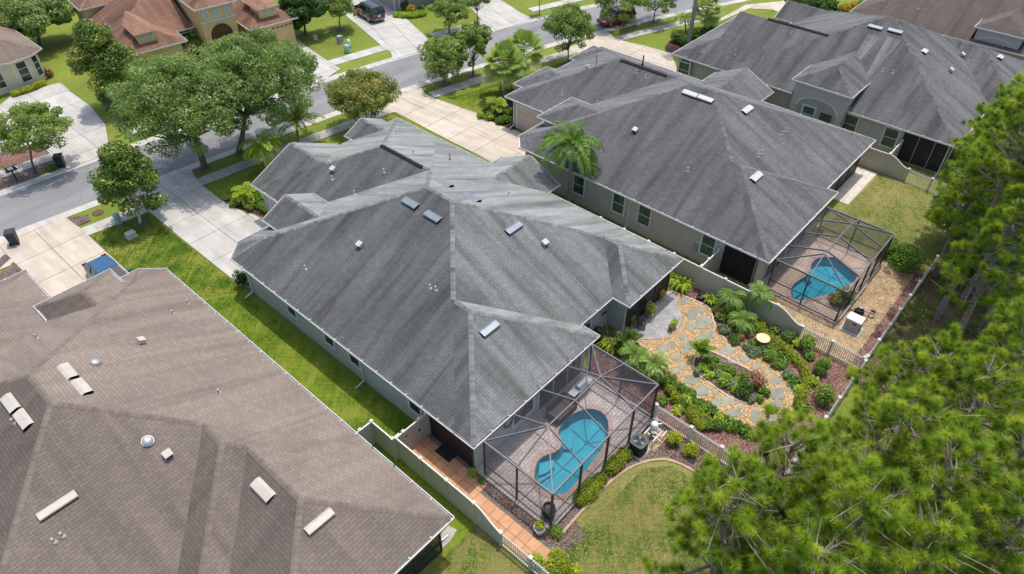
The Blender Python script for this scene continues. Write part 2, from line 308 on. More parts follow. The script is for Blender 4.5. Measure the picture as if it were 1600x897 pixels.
# ------------------------------------------------------------------ objects
ORG = {}
def setp(o, label=None, cat=None, group=None, kind=None):
    if label: o['label'] = label
    if cat: o['category'] = cat
    if group: o['group'] = group
    if kind: o['kind'] = kind
    return o
def thing(name, label, cat, loc=(0, 0, 0), group=None):
    o = bpy.data.objects.new(name, None); COL.objects.link(o); o.location = loc; o.empty_display_size = 0.3
    ORG[o.name] = Vector(loc); return setp(o, label, cat, group)
def origin(o): return ORG.get(o.name, Vector((0, 0, 0)))
class MB:
    def __init__(s): s.v = []; s.f = []; s.uv = []; s.at = []; s.mi = []
    def face(s, pts, uv=None, at=0.0, mi=0):
        i = len(s.v); s.v += [tuple(map(float, p)) for p in pts]; s.f.append(list(range(i, i+len(pts))))
        s.uv.append(uv or [(0, 0)]*len(pts)); s.at.append(at); s.mi.append(mi)
    def prism(s, poly, z0, z1, bottom=False, mi=0):
        n = len(poly)
        a = sum(poly[i][0]*poly[(i+1) % n][1]-poly[(i+1) % n][0]*poly[i][1] for i in range(n))
        if a < 0: poly = poly[::-1]
        s.face([(x, y, z1) for x, y in poly], mi=mi)
        for i in range(n):
            p, q = poly[i], poly[(i+1) % n]
            s.face([(p[0], p[1], z0), (q[0], q[1], z0), (q[0], q[1], z1), (p[0], p[1], z1)], mi=mi)
        if bottom: s.face([(x, y, z0) for x, y in poly[::-1]], mi=mi)
        return s
    def box(s, c, size, rz=0.0, mi=0):
        cx, cy, cz = c; a, b, h = size[0]/2, size[1]/2, size[2]/2; ca, sa = math.cos(rz), math.sin(rz)
        P = [(cx+x*ca-y*sa, cy+x*sa+y*ca) for x, y in ((-a, -b), (a, -b), (a, b), (-a, b))]
        return s.prism(P, cz-h, cz+h, True, mi)
    def frame_box(s, o, ex, ey, ez, size, mi=0):
        "box centred at o in the frame ex, ey, ez"
        o = Vector(o); X = Vector(ex)*size[0]/2; Y = Vector(ey)*size[1]/2; Z = Vector(ez)*size[2]/2
        c = [o+sx*X+sy*Y+sz*Z for sz in (-1, 1) for sx, sy in ((-1, -1), (1, -1), (1, 1), (-1, 1))]
        for q in ((3, 2, 1, 0), (4, 5, 6, 7), (0, 1, 5, 4), (1, 2, 6, 5), (2, 3, 7, 6), (3, 0, 4, 7)): s.face([c[i] for i in q], mi=mi)
        return s
    def bar(s, a, b, wd, ht=None, mi=0):
        a, b = Vector(a), Vector(b); ht = ht or wd; e = (b-a); L = e.length
        if L < 1e-5: return s
        e.normalize(); u = e.cross(Vector((0, 0, 1)))
        if u.length < 1e-3: u = Vector((1, 0, 0))
        u.normalize(); n = u.cross(e)
        return s.frame_box((a+b)/2, e, u, n, (L, wd, ht), mi)
    def tube(s, pts, rads, seg=8, cap=True, mi=0):
        pts = [Vector(p) for p in pts]; rings = []
        for i, p in enumerate(pts):
            d = (pts[min(i+1, len(pts)-1)]-pts[max(i-1, 0)])
            d = d.normalized() if d.length > 1e-6 else Vector((0, 0, 1))
            u = d.cross(Vector((0, 0, 1)))
            if u.length < 1e-2: u = d.cross(Vector((0, 1, 0)))
            u.normalize(); n = d.cross(u)
            r = rads[i] if isinstance(rads, (list, tuple)) else rads
            rings.append([p+(u*math.cos(2*math.pi*k/seg)+n*math.sin(2*math.pi*k/seg))*r for k in range(seg)])
        base = len(s.v)
        for rg in rings: s.v += [tuple(p) for p in rg]
        for i in range(len(rings)-1):
            for k in range(seg):
                q = [base+i*seg+k, base+i*seg+(k+1) % seg, base+(i+1)*seg+(k+1) % seg, base+(i+1)*seg+k]
                s.f.append(q); s.uv.append([(0, 0)]*4); s.at.append(0.0); s.mi.append(mi)
        if cap:
            s.f.append([base+(len(rings)-1)*seg+k for k in range(seg)]); s.uv.append([(0, 0)]*seg); s.at.append(0.0); s.mi.append(mi)
            s.f.append([base+k for k in range(seg)][::-1]); s.uv.append([(0, 0)]*seg); s.at.append(0.0); s.mi.append(mi)
        return s
    def lathe(s, c, prof, seg=16, mi=0):
        c = Vector(c)
        rings = [[c+Vector((r*math.cos(2*math.pi*k/seg), r*math.sin(2*math.pi*k/seg), z)) for k in range(seg)] for r, z in prof]
        for i in range(len(rings)-1):
            for k in range(seg):
                s.face([rings[i][k], rings[i][(k+1) % seg], rings[i+1][(k+1) % seg], rings[i+1][k]], mi=mi)
        s.face(rings[-1], mi=mi)
        return s
    def build(s, name, mat, parent=None, attr=None, smooth=False, label=None, kind=None):
        if not s.f: return None
        me = bpy.data.meshes.new(name); off = origin(parent) if parent else Vector((0, 0, 0))
        me.from_pydata([(x-off.x, y-off.y, z-off.z) for x, y, z in s.v], [], s.f)
        for m in (mat if isinstance(mat, (list, tuple)) else [mat]): me.materials.append(m)
        if any(s.mi): me.polygons.foreach_set('material_index', s.mi)
        if any(u[0] != u[1] for u in s.uv[:3] if len(u) > 1):
            L = me.uv_layers.new(name='UVMap'); L.data.foreach_set('uv', [c for f in s.uv for p in f for c in p])
        if attr:
            A = me.attributes.new(attr, 'FLOAT', 'FACE'); A.data.foreach_set('value', s.at)
        if smooth: me.polygons.foreach_set('use_smooth', [True]*len(me.polygons))
        me.update()
        o = bpy.data.objects.new(name, me); COL.objects.link(o)
        if parent is not None:
            o.parent = parent; ORG[o.name] = origin(parent)
        return setp(o, label, None, None, kind)
def inst(src, parent, loc, rz=0.0, name=None, scale=None):
    "another piece sharing mesh data; loc in world"
    o = bpy.data.objects.new(name or src.name.split('.')[0], src.data); COL.objects.link(o); o.parent = parent
    o.location = Vector(loc)-origin(parent); o.rotation_euler = (0, 0, rz)
    if scale: o.scale = scale
    ORG[o.name] = origin(parent)
    return o
def npmesh(name, verts, faces, mat, parent=None, tone=None, kind=None, label=None, nv=None):
    "faces: (n,k) int array"
    me = bpy.data.meshes.new(name); n, k = faces.shape
    off = np.array(origin(parent)) if parent else np.zeros(3)
    me.vertices.add(len(verts)); me.vertices.foreach_set('co', (np.asarray(verts)-off).astype(np.float32).ravel())
    me.loops.add(n*k); me.loops.foreach_set('vertex_index', faces.astype(np.int32).ravel())
    me.polygons.add(n); me.polygons.foreach_set('loop_start', (np.arange(n)*k).astype(np.int32)); me.polygons.foreach_set('loop_total', np.full(n, k, np.int32))
    me.materials.append(mat)
    if tone is not None:
        A = me.attributes.new('tone', 'FLOAT', 'FACE'); A.data.foreach_set('value', np.clip(tone, 0, 1).astype(np.float32))
    me.update(calc_edges=True)
    o = bpy.data.objects.new(name, me); COL.objects.link(o)
    if parent is not None: o.parent = parent; ORG[o.name] = origin(parent)
    return setp(o, label, None, None, kind)

# ------------------------------------------------------------------ 2-D polygon tools
def clip(poly, a, b, c):
    out = []; n = len(poly)
    for i in range(n):
        p, q = poly[i], poly[(i+1) % n]; dp = a*p[0]+b*p[1]+c; dq = a*q[0]+b*q[1]+c
        if dp >= 0: out.append(p)
        if (dp > 0 and dq < 0) or (dp < 0 and dq > 0):
            t = dp/(dp-dq); out.append((p[0]+(q[0]-p[0])*t, p[1]+(q[1]-p[1])*t))
    return out
def area(p): return 0.5*sum(p[i][0]*p[(i+1) % len(p)][1]-p[(i+1) % len(p)][0]*p[i][1] for i in range(len(p))) if len(p) > 2 else 0.0
def clip_rect(poly, x0, x1, y0, y1):
    for h in ((1, 0, -x0), (-1, 0, x1), (0, 1, -y0), (0, -1, y1)):
        if len(poly) < 3: return []
        poly = clip(poly, *h)
    return poly
def clean(poly, eps=1e-3):
    out = []
    for p in poly:
        if not out or math.hypot(p[0]-out[-1][0], p[1]-out[-1][1]) > eps: out.append(p)
    if len(out) > 1 and math.hypot(out[0][0]-out[-1][0], out[0][1]-out[-1][1]) <= eps: out.pop()
    return out
def inset(poly, d):
    "offset a CCW polygon inwards"
    n = len(poly); out = []
    for i in range(n):
        p0, p1, p2 = poly[i-1], poly[i], poly[(i+1) % n]
        def ln(a, b):
            L = math.hypot(b[0]-a[0], b[1]-a[1]) or 1e-9; nx, ny = -(b[1]-a[1])/L, (b[0]-a[0])/L
            return nx, ny, nx*a[0]+ny*a[1]+d
        a1, b1, c1 = ln(p0, p1); a2, b2, c2 = ln(p1, p2); D = a1*b2-a2*b1
        if abs(D) < 1e-6: out.append((p1[0]+a1*d, p1[1]+b1*d))
        else: out.append(((c1*b2-c2*b1)/D, (a1*c2-a2*c1)/D))
    return out
def ccw(p): return p if area(p) > 0 else p[::-1]
def smooth_poly(pts, it=2):
    for _ in range(it):
        q = []
        for i in range(len(pts)):
            a, b = pts[i], pts[(i+1) % len(pts)]
            q += [(a[0]*.75+b[0]*.25, a[1]*.75+b[1]*.25), (a[0]*.25+b[0]*.75, a[1]*.25+b[1]*.75)]
        pts = q
    return pts
def smooth_line(pts, it=2):
    for _ in range(it):
        q = [pts[0]]
        for a, b in zip(pts, pts[1:]):
            q += [(a[0]*.75+b[0]*.25, a[1]*.75+b[1]*.25), (a[0]*.25+b[0]*.75, a[1]*.25+b[1]*.75)]
        pts = q+[pts[-1]]
    return pts

# ------------------------------------------------------------------ houses
PITCH_R = 0.464
class Blk:
    def __init__(s, poly, flags=None, z0=3.0, p=PITCH_R, oh=0.45, walls=True, zb=0.0):
        if len(poly) == 2: (a, b), (c, d) = poly; poly = [(a, b), (c, b), (c, d), (a, d)]   # S, E, N, W edges
        s.P = list(poly); n = len(s.P); s.fl = flags or 'h'*n; s.z0 = z0; s.p = p; s.oh = oh; s.walls = walls; s.zb = zb
        s.ed = []
        for i in range(n):
            a, b = s.P[i], s.P[(i+1) % n]; L = math.hypot(b[0]-a[0], b[1]-a[1])
            nx, ny = -(b[1]-a[1])/L, (b[0]-a[0])/L; s.ed.append((nx, ny, -(nx*a[0]+ny*a[1])))
        s.pl = {i: (p*e[0], p*e[1], z0+p*e[2]) for i, e in enumerate(s.ed) if s.fl[i] == 'h'}
        s.W = inset(s.P, oh)
    def z(s, x, y): return min(a*x+b*y+c for a, b, c in s.pl.values())
    def faces(s):
        for i, (a, b, c) in s.pl.items():
            q = s.P
            for j, (a2, b2, c2) in s.pl.items():
                if j != i and len(q) > 2: q = clip(q, a2-a, b2-b, c2-c)
            q = clean(q)
            if len(q) > 2 and area(q) > 1e-3: yield i, q
def seg_remove(ivs, cond):
    "remove from intervals the part where every a+b*t >= 0"
    lo, hi = 0.0, 1.0
    for a, b in cond:
        if abs(b) < 1e-9:
            if a < 0: return ivs
        elif b > 0: lo = max(lo, -a/b)
        else: hi = min(hi, -a/b)
    if lo >= hi-1e-6: return ivs
    out = []
    for u, v in ivs:
        if v <= lo or u >= hi: out.append((u, v)); continue
        if u < lo: out.append((u, lo))
        if v > hi: out.append((hi, v))
    return [(u, v) for u, v in out if v-u > 1e-4]

class House:
    def __init__(s, name, label, loc, rz, blocks, roofm, wallm, gutterm=None, seed=1, trim=None, ridge=None, roof_darken=True):
        s.loc = Vector((loc[0], loc[1], 0)); s.rz = rz; s.B = blocks; s.ca, s.sa = math.cos(rz), math.sin(rz)
        bx = sum(p[0] for p in blocks[0].P)/len(blocks[0].P); by = sum(p[1] for p in blocks[0].P)/len(blocks[0].P)
        s.o = thing(name, label, 'house', s.w((bx, by, 0))); rnd = random.Random(seed); s.wallm = wallm
        # roof: the upper envelope of all hips
        rm = MB(); s.pieces = []
        for i, B in enumerate(blocks):
            for fi, q in B.faces():
                pl = B.pl[fi]; pcs = [q]
                for j, K in enumerate(blocks):
                    if j == i: continue
                    tie = 1e-6 if j < i else -1e-6
                    hp = [(k[0]-pl[0], k[1]-pl[1], k[2]-pl[2]+tie) for k in K.pl.values()]+[(e[0], e[1], e[2]+tie) for e in K.ed]
                    nxt = []
                    for pc in pcs:
                        rem = pc
                        for h in hp:
                            o = clean(clip(rem, -h[0], -h[1], -h[2]))
                            if len(o) > 2 and abs(area(o)) > 2e-4: nxt.append(o)
                            rem = clip(rem, *h)
                            if len(rem) < 3: break
                    pcs = nxt
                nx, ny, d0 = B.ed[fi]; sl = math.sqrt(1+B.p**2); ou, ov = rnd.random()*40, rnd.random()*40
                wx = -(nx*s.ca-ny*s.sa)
                drk = (max(0.0, wx)*0.0 + max(0.0, -wx)*1.0 + (0.55 if (ny*s.ca+nx*s.sa) > 0.5 else 0.0)) if roof_darken else 0.0  # facing sets the darkening: left slopes most, rear slopes less, others none
                for pc in pcs:
                    P3 = [s.w((x, y, pl[0]*x+pl[1]*y+pl[2])) for x, y in pc]
                    rm.face(P3, [(ny*x-nx*y+ou, (nx*x+ny*y+d0)*sl+ov) for x, y in pc], drk)
                    s.pieces.append((pc, pl, (nx, ny)))
        s.roof = rm.build('roof', roofm, s.o, 'roof_darken')
        # ridge and hip caps
        for i, B in enumerate(blocks):
            fs = list(B.faces()); segs = []
            for a in range(len(fs)):
                for b in range(a+1, len(fs)):
                    pts = [p for p in fs[a][1] if any(math.hypot(p[0]-q[0], p[1]-q[1]) < 2e-3 for q in fs[b][1])]
                    if len(pts) >= 2: segs.append((pts[0], pts[1], B.pl[fs[a][0]]))
            for p, q, pl in segs:
                ivs = [(0.0, 1.0)]
                z1, z2 = (pl[0]*p[0]+pl[1]*p[1]+pl[2]), (pl[0]*q[0]+pl[1]*q[1]+pl[2])
                for j, K in enumerate(blocks):
                    if j == i: continue
                    LL = math.hypot(q[0]-p[0], q[1]-p[1]) or 1.0; ox, oy = -(q[1]-p[1])/LL*.15, (q[0]-p[0])/LL*.15
                    for sh in (0, -1, 1):
                        if sh == 0 and j > i: continue
                        tie = 2e-3 if sh == 0 else -1e-3; cond = []
                        pp, qq = (p[0]+ox*sh, p[1]+oy*sh), (q[0]+ox*sh, q[1]+oy*sh)
                        zp, zq = B.z(*pp), B.z(*qq)
                        for k in K.pl.values():
                            f0 = k[0]*pp[0]+k[1]*pp[1]+k[2]-zp; f1 = k[0]*qq[0]+k[1]*qq[1]+k[2]-zq; cond.append((f0+tie, f1-f0))
                        for e in K.ed:
                            f0 = e[0]*pp[0]+e[1]*pp[1]+e[2]; f1 = e[0]*qq[0]+e[1]*qq[1]+e[2]; cond.append((f0+tie, f1-f0))
                        ivs = seg_remove(ivs, cond)
                for u, v in ivs:
                    A = s.w((p[0]+(q[0]-p[0])*u, p[1]+(q[1]-p[1])*u, z1+(z2-z1)*u)); Z = s.w((p[0]+(q[0]-p[0])*v, p[1]+(q[1]-p[1])*v, z1+(z2-z1)*v))
                    A, Z = Vector(A), Vector(Z)
                    if A.z > Z.z: A, Z = Z, A
                    L = (Z-A).length
                    if L < 0.25: continue
                    cap = MB()
                    e = (Z-A)/L; sd = e.cross(Vector((0, 0, 1))).normalized(); n = int(L/0.30)+1; wd = 0.14
                    drop = 0.062 if abs(e.z) > 0.05 else 0.078
                    for k in range(n):
                        P0 = A+e*(L*k/n); P1 = A+e*(L*(k+1)/n)+e*0.02; r0 = 0.034; r1 = 0.020; tone = rnd.random()
                        for sg in (-1, 1):
                            quad = [P0+Vector((0, 0, r0)), P1+Vector((0, 0, r1)), P1+sd*sg*wd-Vector((0, 0, drop-r1)), P0+sd*sg*wd-Vector((0, 0, drop-r0))]
                            uo = 30*tone; uvq = [(uo+.02, .03), (uo+.38, .03), (uo+.38, .15), (uo+.02, .15)]
                            if sg > 0: quad = quad[::-1]; uvq = uvq[::-1]
                            cap.face(quad, uvq, 0.30+.25*tone)
                    cap.build('ridge_cap', ridge or roofm, s.roof, 'roof_darken')
        # walls, soffits, fascias, gutters
        wl, sf, fa = MB(), MB(), MB()
        for i, B in enumerate(blocks):
            n = len(B.P)
            if B.walls:
                for k in range(n):
                    p, q = B.W[k], B.W[(k+1) % n]; ivs = [(0.0, 1.0)]
                    for j, K in enumerate(blocks):
                        if j == i or not K.walls or K.z0 < B.z0-0.5: continue
                        tie = 1e-4 if j < i else -1e-4; cond = []
                        for m in range(len(K.P)):
                            e = K.ed[m]; f0 = e[0]*p[0]+e[1]*p[1]+e[2]-K.oh; f1 = e[0]*q[0]+e[1]*q[1]+e[2]-K.oh; cond.append((f0+tie, f1-f0))
                        ivs = seg_remove(ivs, cond)
                    for u, v in ivs:
                        a = (p[0]+(q[0]-p[0])*u, p[1]+(q[1]-p[1])*u); b = (p[0]+(q[0]-p[0])*v, p[1]+(q[1]-p[1])*v)
                        if B.fl[k] == 'g':
                            mid = ((p[0]+q[0])/2, (p[1]+q[1])/2); top = [(*b, B.z(*b)-.03), (*mid, B.z(*mid)-.03), (*a, B.z(*a)-.03)]
                        else: top = [(*b, B.z0+.12), (*a, B.z0+.12)]
                        wl.face([s.w((*a, B.zb)), s.w((*b, B.zb))]+[s.w(t) for t in top])
                sf.face([s.w((x, y, B.z0-0.13-0.004*i)) for x, y in B.P[::-1]])
            for k in range(n):
                p, q = B.P[k], B.P[(k+1) % n]; ivs = [(0.0, 1.0)]
                for j, K in enumerate(blocks):
                    if j == i: continue
                    tie = 1e-4 if j < i else -1e-4; cond = []
                    for m, e in enumerate(K.ed):
                        f0 = e[0]*p[0]+e[1]*p[1]+e[2]; f1 = e[0]*q[0]+e[1]*q[1]+e[2]; cond.append((f0+tie, f1-f0))
                    for kk in K.pl.values():
                        f0 = kk[0]*p[0]+kk[1]*p[1]+kk[2]-B.z0; f1 = kk[0]*q[0]+kk[1]*q[1]+kk[2]-B.z0; cond.append((f0+tie, f1-f0))
                    ivs = seg_remove(ivs, cond)
                nx, ny, _ = B.ed[k]
                for u, v in ivs:
                    a = (p[0]+(q[0]-p[0])*u, p[1]+(q[1]-p[1])*u); b = (p[0]+(q[0]-p[0])*v, p[1]+(q[1]-p[1])*v)
                    L = math.hypot(b[0]-a[0], b[1]-a[1])
                    if L < 0.05: continue
                    if B.fl[k] == 'h':
                        z = B.z0; gu = MB()
                        def Q(pt, o, h): return s.w((pt[0]-nx*o, pt[1]-ny*o, z+h))
                        ue, ve = ((b[0]-a[0])/L, (b[1]-a[1])/L), None
                        a2 = (a[0]-ue[0]*0.10*(u < 1e-6), a[1]-ue[1]*0.10*(u < 1e-6)); b2 = (b[0]+ue[0]*0.10*(v > 1-1e-6), b[1]+ue[1]*0.10*(v > 1-1e-6))
                        fa.face([Q(a, -.012, -.15), Q(b, -.012, -.15), Q(b, -.012, -.012), Q(a, -.012, -.012)])
                        # gutter: a U channel
                        gu.face([Q(a, .0, -.14), Q(b, .0, -.14), Q(b2, .11, -.14), Q(a2, .11, -.14)][::-1])
                        gu.face([Q(a2, .11, -.14), Q(b2, .11, -.14), Q(b2, .13, -.005), Q(a2, .13, -.005)])
                        gu.face([Q(a2, .13, -.005), Q(b2, .13, -.005), Q(b2, .098, -.005), Q(a2, .098, -.005)])
                        gu.face([Q(a2, .098, -.005), Q(b2, .098, -.005), Q(b2, .09, -.10), Q(a2, .09, -.10)])
                        m = max(1, int(L/1.15))
                        for t in range(1, m):
                            cx, cy = a[0]+ue[0]*L*t/m-nx*.055, a[1]+ue[1]*L*t/m-ny*.055
                            gu.frame_box(s.w((cx, cy, z+.004)), s.d((ue[0], ue[1], 0)), s.d((nx, ny, 0)), (0, 0, 1), (.045, .15, .03))
                        gu.build('gutter', gutterm or M_WHITE, s.o)
                    else:   # rake board
                        mid = ((p[0]+q[0])/2, (p[1]+q[1])/2)
                        for e1 in (p, q):
                            A = (e1[0], e1[1], B.z(*e1)); M = (mid[0], mid[1], B.z(*mid))
                            fa.bar(Vector(s.w((A[0]-nx*.02, A[1]-ny*.02, A[2]-.07))), Vector(s.w((M[0]-nx*.02, M[1]-ny*.02, M[2]-.07))), .05, .16)
        s.wall = wl.build('wall', wallm, s.o); sf.build('soffit', M_FASCIA, s.o)
        fa.build('fascia', M_FASCIA, s.o)
    def w(s, p): return (s.loc.x+p[0]*s.ca-p[1]*s.sa, s.loc.y+p[0]*s.sa+p[1]*s.ca, p[2])
    def d(s, p): return Vector((p[0]*s.ca-p[1]*s.sa, p[0]*s.sa+p[1]*s.ca, p[2]))
    def il(s, p):
        x, y = p[0]-s.loc.x, p[1]-s.loc.y; return (x*s.ca+y*s.sa, -x*s.sa+y*s.ca, p[2])
    def hit(s, px, py):
        "where the line of sight through a photo pixel meets this roof"
        d = ray(px, py); o = s.il((0, 0, CAMH)); dl = (d[0]*s.ca+d[1]*s.sa, -d[0]*s.sa+d[1]*s.ca, d[2]); best = None
        for pc, pl, nv in s.pieces:
            den = dl[2]-pl[0]*dl[0]-pl[1]*dl[1]
            if abs(den) < 1e-9: continue
            t = (pl[0]*o[0]+pl[1]*o[1]+pl[2]-o[2])/den
            if t <= 0 or (best and t > best[0]): continue
            x, y = o[0]+dl[0]*t, o[1]+dl[1]*t; n = len(pc); ok = True
            for i in range(n):
                a, b = pc[i], pc[(i+1) % n]
                if (b[0]-a[0])*(y-a[1])-(b[1]-a[1])*(x-a[0]) < -0.02: ok = False; break
            if ok:
                up = Vector((nv[0], nv[1], math.hypot(pl[0], pl[1]))).normalized(); u = Vector((nv[1], -nv[0], 0)); nn = u.cross(up)
                if nn.z < 0: nn = -nn
                best = (t, Vector(s.w((x, y, o[2]+dl[2]*t))), s.d(u), s.d(up), s.d(nn))
        return best
    def fixture(s, kind, px, py, size=None, mat=None, mat2=None):
        h = s.hit(px, py)
        if not h: print('roof miss', s.o.name, kind, px, py); return
        _, P, u, up, n = h; m = MB()
        if kind == 'slant':           # slant-back off-ridge vent with a dark throat on its lower side
            L, D = size or (1.25, 0.52); H = 0.17
            def q(a, b, c): return P+u*a*L/2+up*b*D/2+n*c
            c = [q(-1, 1, .01), q(1, 1, .01), q(1, .5, H*.75), q(-1, .5, H*.75), q(1, -.8, H), q(-1, -.8, H), q(1, -1, H*.72), q(-1, -1, H*.72)]
            m.face([c[0], c[1], c[2], c[3]][::-1]); m.face([c[3], c[2], c[4], c[5]][::-1]); m.face([c[5], c[4], c[6], c[7]][::-1])
            for sg in (-1, 1): 
                f = [q(sg, 1, .01), q(sg, .5, H*.75), q(sg, -.8, H), q(sg, -1, H*.72), q(sg, -.85, -.02)]
                m.face(f); m.face(f[::-1])
            ob = m.build('roof_vent', mat or M_VENT, s.roof)
            k = MB(); k.frame_box(P-up*D*.44+n*H*.33, u, up, n, (L*.96, .03, H*.66))
            kk = k.build('vent_throat', M_DARK, s.roof)
        elif kind == 'pipe':
            hh, r = size or (0.32, 0.05); z = Vector((0, 0, 1))
            m.tube([P-z*.08, P+z*hh], r, 10); m.tube([P-n*.01, P+n*.05, P+n*.10], [r*2.4, r*1.8, r*1.2], 10)
            ob = m.build('vent_pipe', mat or M_VENTW, s.roof)
        elif kind == 'box':           # exhaust hood
            L = (size or (0.34,))[0]; z = Vector((0, 0, 1))
            m.frame_box(P+n*.15, u, up, n, (L, L*.9, .22)); m.frame_box(P+n*.27, u, up, n, (L*1.15, L*1.05, .03))
            ob = m.build('exhaust_hood', mat or M_VENTW, s.roof)
            k = MB(); k.frame_box(P+n*.13-up*L*.46, u, up, n, (L*.8, .012, .14)); k.build('hood_grille', M_DARK, s.roof)
        elif kind == 'dome':
            r = 0.25; m.tube([P-n*.02, P+n*.10], [r*1.08, r*1.05], 16)
            for i in range(5):
                a0, a1 = i*math.pi/10, (i+1)*math.pi/10
                for k in range(16):
                    t0, t1 = 2*math.pi*k/16, 2*math.pi*(k+1)/16
                    def q(a, t): return P+n*(.10+r*.55*math.sin(a))+(u*math.cos(t)+up*math.sin(t))*r*math.cos(a)
                    m.face([q(a0, t0), q(a0, t1), q(a1, t1), q(a1, t0)])
            ob = m.build('tube_skylight', mat or M_METAL, s.roof)
        elif kind == 'ridge':         # ridge vent strip running along u
            L = (size or (4.0,))[0]; m.frame_box(P+Vector((0, 0, .05)), u, up, n, (L, .20, .07)); ob = m.build('ridge_vent', mat or M_DARK, s.roof)
        elif kind == 'stain':         # pale wash streak below metal vents
            L, W0, W1 = size; q0, q1 = P+n*.006, P-up*L+n*.006
            nseg = 4
            for k in range(nseg):
                a, b = k/nseg, (k+1)/nseg; wa, wb = W0+(W1-W0)*a, W0+(W1-W0)*b
                A, Bp = q0.lerp(q1, a), q0.lerp(q1, b); uo = px*.37; up_v = lambda f: 50-L*f
                m.face([A-u*wa/2, Bp-u*wb/2, Bp+u*wb/2, A+u*wa/2], [(uo-wa/2, up_v(a)), (uo-wb/2, up_v(b)), (uo+wb/2, up_v(b)), (uo+wa/2, up_v(a))], -0.12)
            ob = m.build('wash_streak', mat, s.roof, 'roof_darken')
    # ---- openings; P = world point at the opening's centre on the wall, out = outward unit normal (world)
    def window(s, P, out, wd=0.95, ht=1.5, mat=None, sashes=2, trim=0.13, tm=None, arch=False):
        out = Vector(out); u = Vector((-out.y, out.x, 0)); z = Vector((0, 0, 1)); P = Vector(P); m = MB()
        for sg in (-1, 1): m.frame_box(P+u*sg*(wd/2+trim/2)+out*.03, u, out, z, (trim, .09, ht+2*trim))
        for sg in (-1, 1): m.frame_box(P+z*sg*(ht/2+trim/2)+out*.03, u, out, z, (wd, .088, trim))
        for k in range(1, sashes): m.frame_box(P+z*(ht*k/sashes-ht/2)+out*.015, u, out, z, (wd, .07, .05))
        if arch:
            r = wd/2+trim
            for k in range(10):
                a0, a1 = math.pi*k/10, math.pi*(k+1)/10
                f = [P+z*(ht/2)+out*.05+(u*math.cos(a)*rr+z*math.sin(a)*rr) for a, rr in ((a0, wd/2), (a0, r), (a1, r), (a1, wd/2))]
                m.face(f); 
        ob = m.build('window', tm or M_FRAME, s.o)
        for k in range(sashes):
            g = MB(); zc = ht*(k+.5)/sashes-ht/2
            g.frame_box(P+z*zc+out*.012, u, out, z, (wd+.02, .02, ht/sashes+.01)); g.build('pane', mat or M_GLASS, ob)
        if arch:
            g = MB(); g.face([P+z*(ht/2)+out*.02+(u*math.cos(math.pi*k/10)*wd/2+z*math.sin(math.pi*k/10)*wd/2) for k in range(11)]); g.build('pane', mat or M_GLASS, ob)
        return ob
    def porch(s, A, B, z0, z1, out, bays=3, mat=None, fm=None, rail=None, depth=0.02):
        "screened or dark porch opening between ground points A and B"
        A, B = Vector((*A, 0)), Vector((*B, 0)); out = Vector(out); z = Vector((0, 0, 1)); u = (B-A).normalized(); L = (B-A).length
        fr = MB()
        for k in range(bays+1): fr.frame_box(A+u*L*k/bays+z*(z0+z1)/2+out*.045, u, out, z, (.06, .06, z1-z0))
        for zz in (z0+.03, z1-.03)+((rail,) if rail else ()): fr.frame_box((A+B)/2+z*zz+out*.043, u, out, z, (L, .05, .06))
        ob = fr.build('porch_frame', fm or M_CAGE, s.o)
        for k in range(bays):
            g = MB(); g.frame_box(A+u*L*(k+.5)/bays+z*(z0+z1)/2+out*.02, u, out, z, (L/bays-.02, depth, z1-z0-.02)); g.build('screen', mat or M_LANAI, ob)
    def garage_door(s, A, B, h, out, mat=None, lites=False):
        A, B = Vector((*A, 0)), Vector((*B, 0)); out = Vector(out); z = Vector((0, 0, 1)); u = (B-A).normalized(); L = (B-A).length; m = MB()
        for sg, e in ((-1, A), (1, B)): m.frame_box(e+u*sg*.07+z*h/2+out*.03, u, out, z, (.14, .08, h))
        m.frame_box((A+B)/2+z*(h+.07)+out*.03, u, out, z, (L+.28, .08, .14))
        ob = m.build('garage_door', M_FRAME, s.o)
        for k in range(4):
            g = MB(); g.frame_box((A+B)/2+z*(h*(k+.5)/4)+out*.02, u, out, z, (L, .03, h/4-.015)); g.build('panel', mat or M_GDOOR, ob)
    def downspout(s, P, zt, out, kick=True):
        P = Vector((*P, 0)); out = Vector(out); z = Vector((0, 0, 1)); m = MB(); u = Vector((-out.y, out.x, 0))
        m.bar(P+out*.5+z*zt, P+out*.05+z*(zt-.30), .07); m.bar(P+out*.05+z*(zt-.28), P+out*.05+z*.22, .075)
        if kick: m.bar(P+out*.05+z*.24, P+out*.75+z*.07, .075)
        m.build('downspout', M_WHITE, s.o)
import bmesh
# ------------------------------------------------------------------ setting
def struct(o): o['kind'] = 'structure'; return o
def poly_holes(name, outer, holes, z, mat, thick=0.0, parent=None):
    bm = bmesh.new(); edges = []
    for lp in [outer]+holes:
        vs = [bm.verts.new((x, y, z)) for x, y in lp]
        edges += [bm.edges.new((vs[i], vs[(i+1) % len(vs)])) for i in range(len(vs))]
    bmesh.ops.triangle_fill(bm, use_beauty=True, use_dissolve=False, edges=edges)
    for f in bm.faces:
        if f.normal.z < 0: f.normal_flip()
    bmesh.ops.dissolve_limit(bm, angle_limit=0.001, verts=bm.verts, edges=bm.edges)
    if thick:
        for lp in [outer]+holes:
            for i in range(len(lp)):
                a, b = lp[i], lp[(i+1) % len(lp)]
                bm.faces.new([bm.verts.new(p) for p in ((*a, z), (*b, z), (*b, z-thick), (*a, z-thick))])
    me = bpy.data.meshes.new(name); bm.to_mesh(me); bm.free(); me.materials.append(mat)
    o = bpy.data.objects.new(name, me); COL.objects.link(o)
    if parent: o.parent = parent; ORG[o.name] = origin(parent); me.transform(__import__('mathutils').Matrix.Translation(-origin(parent)))
    return o
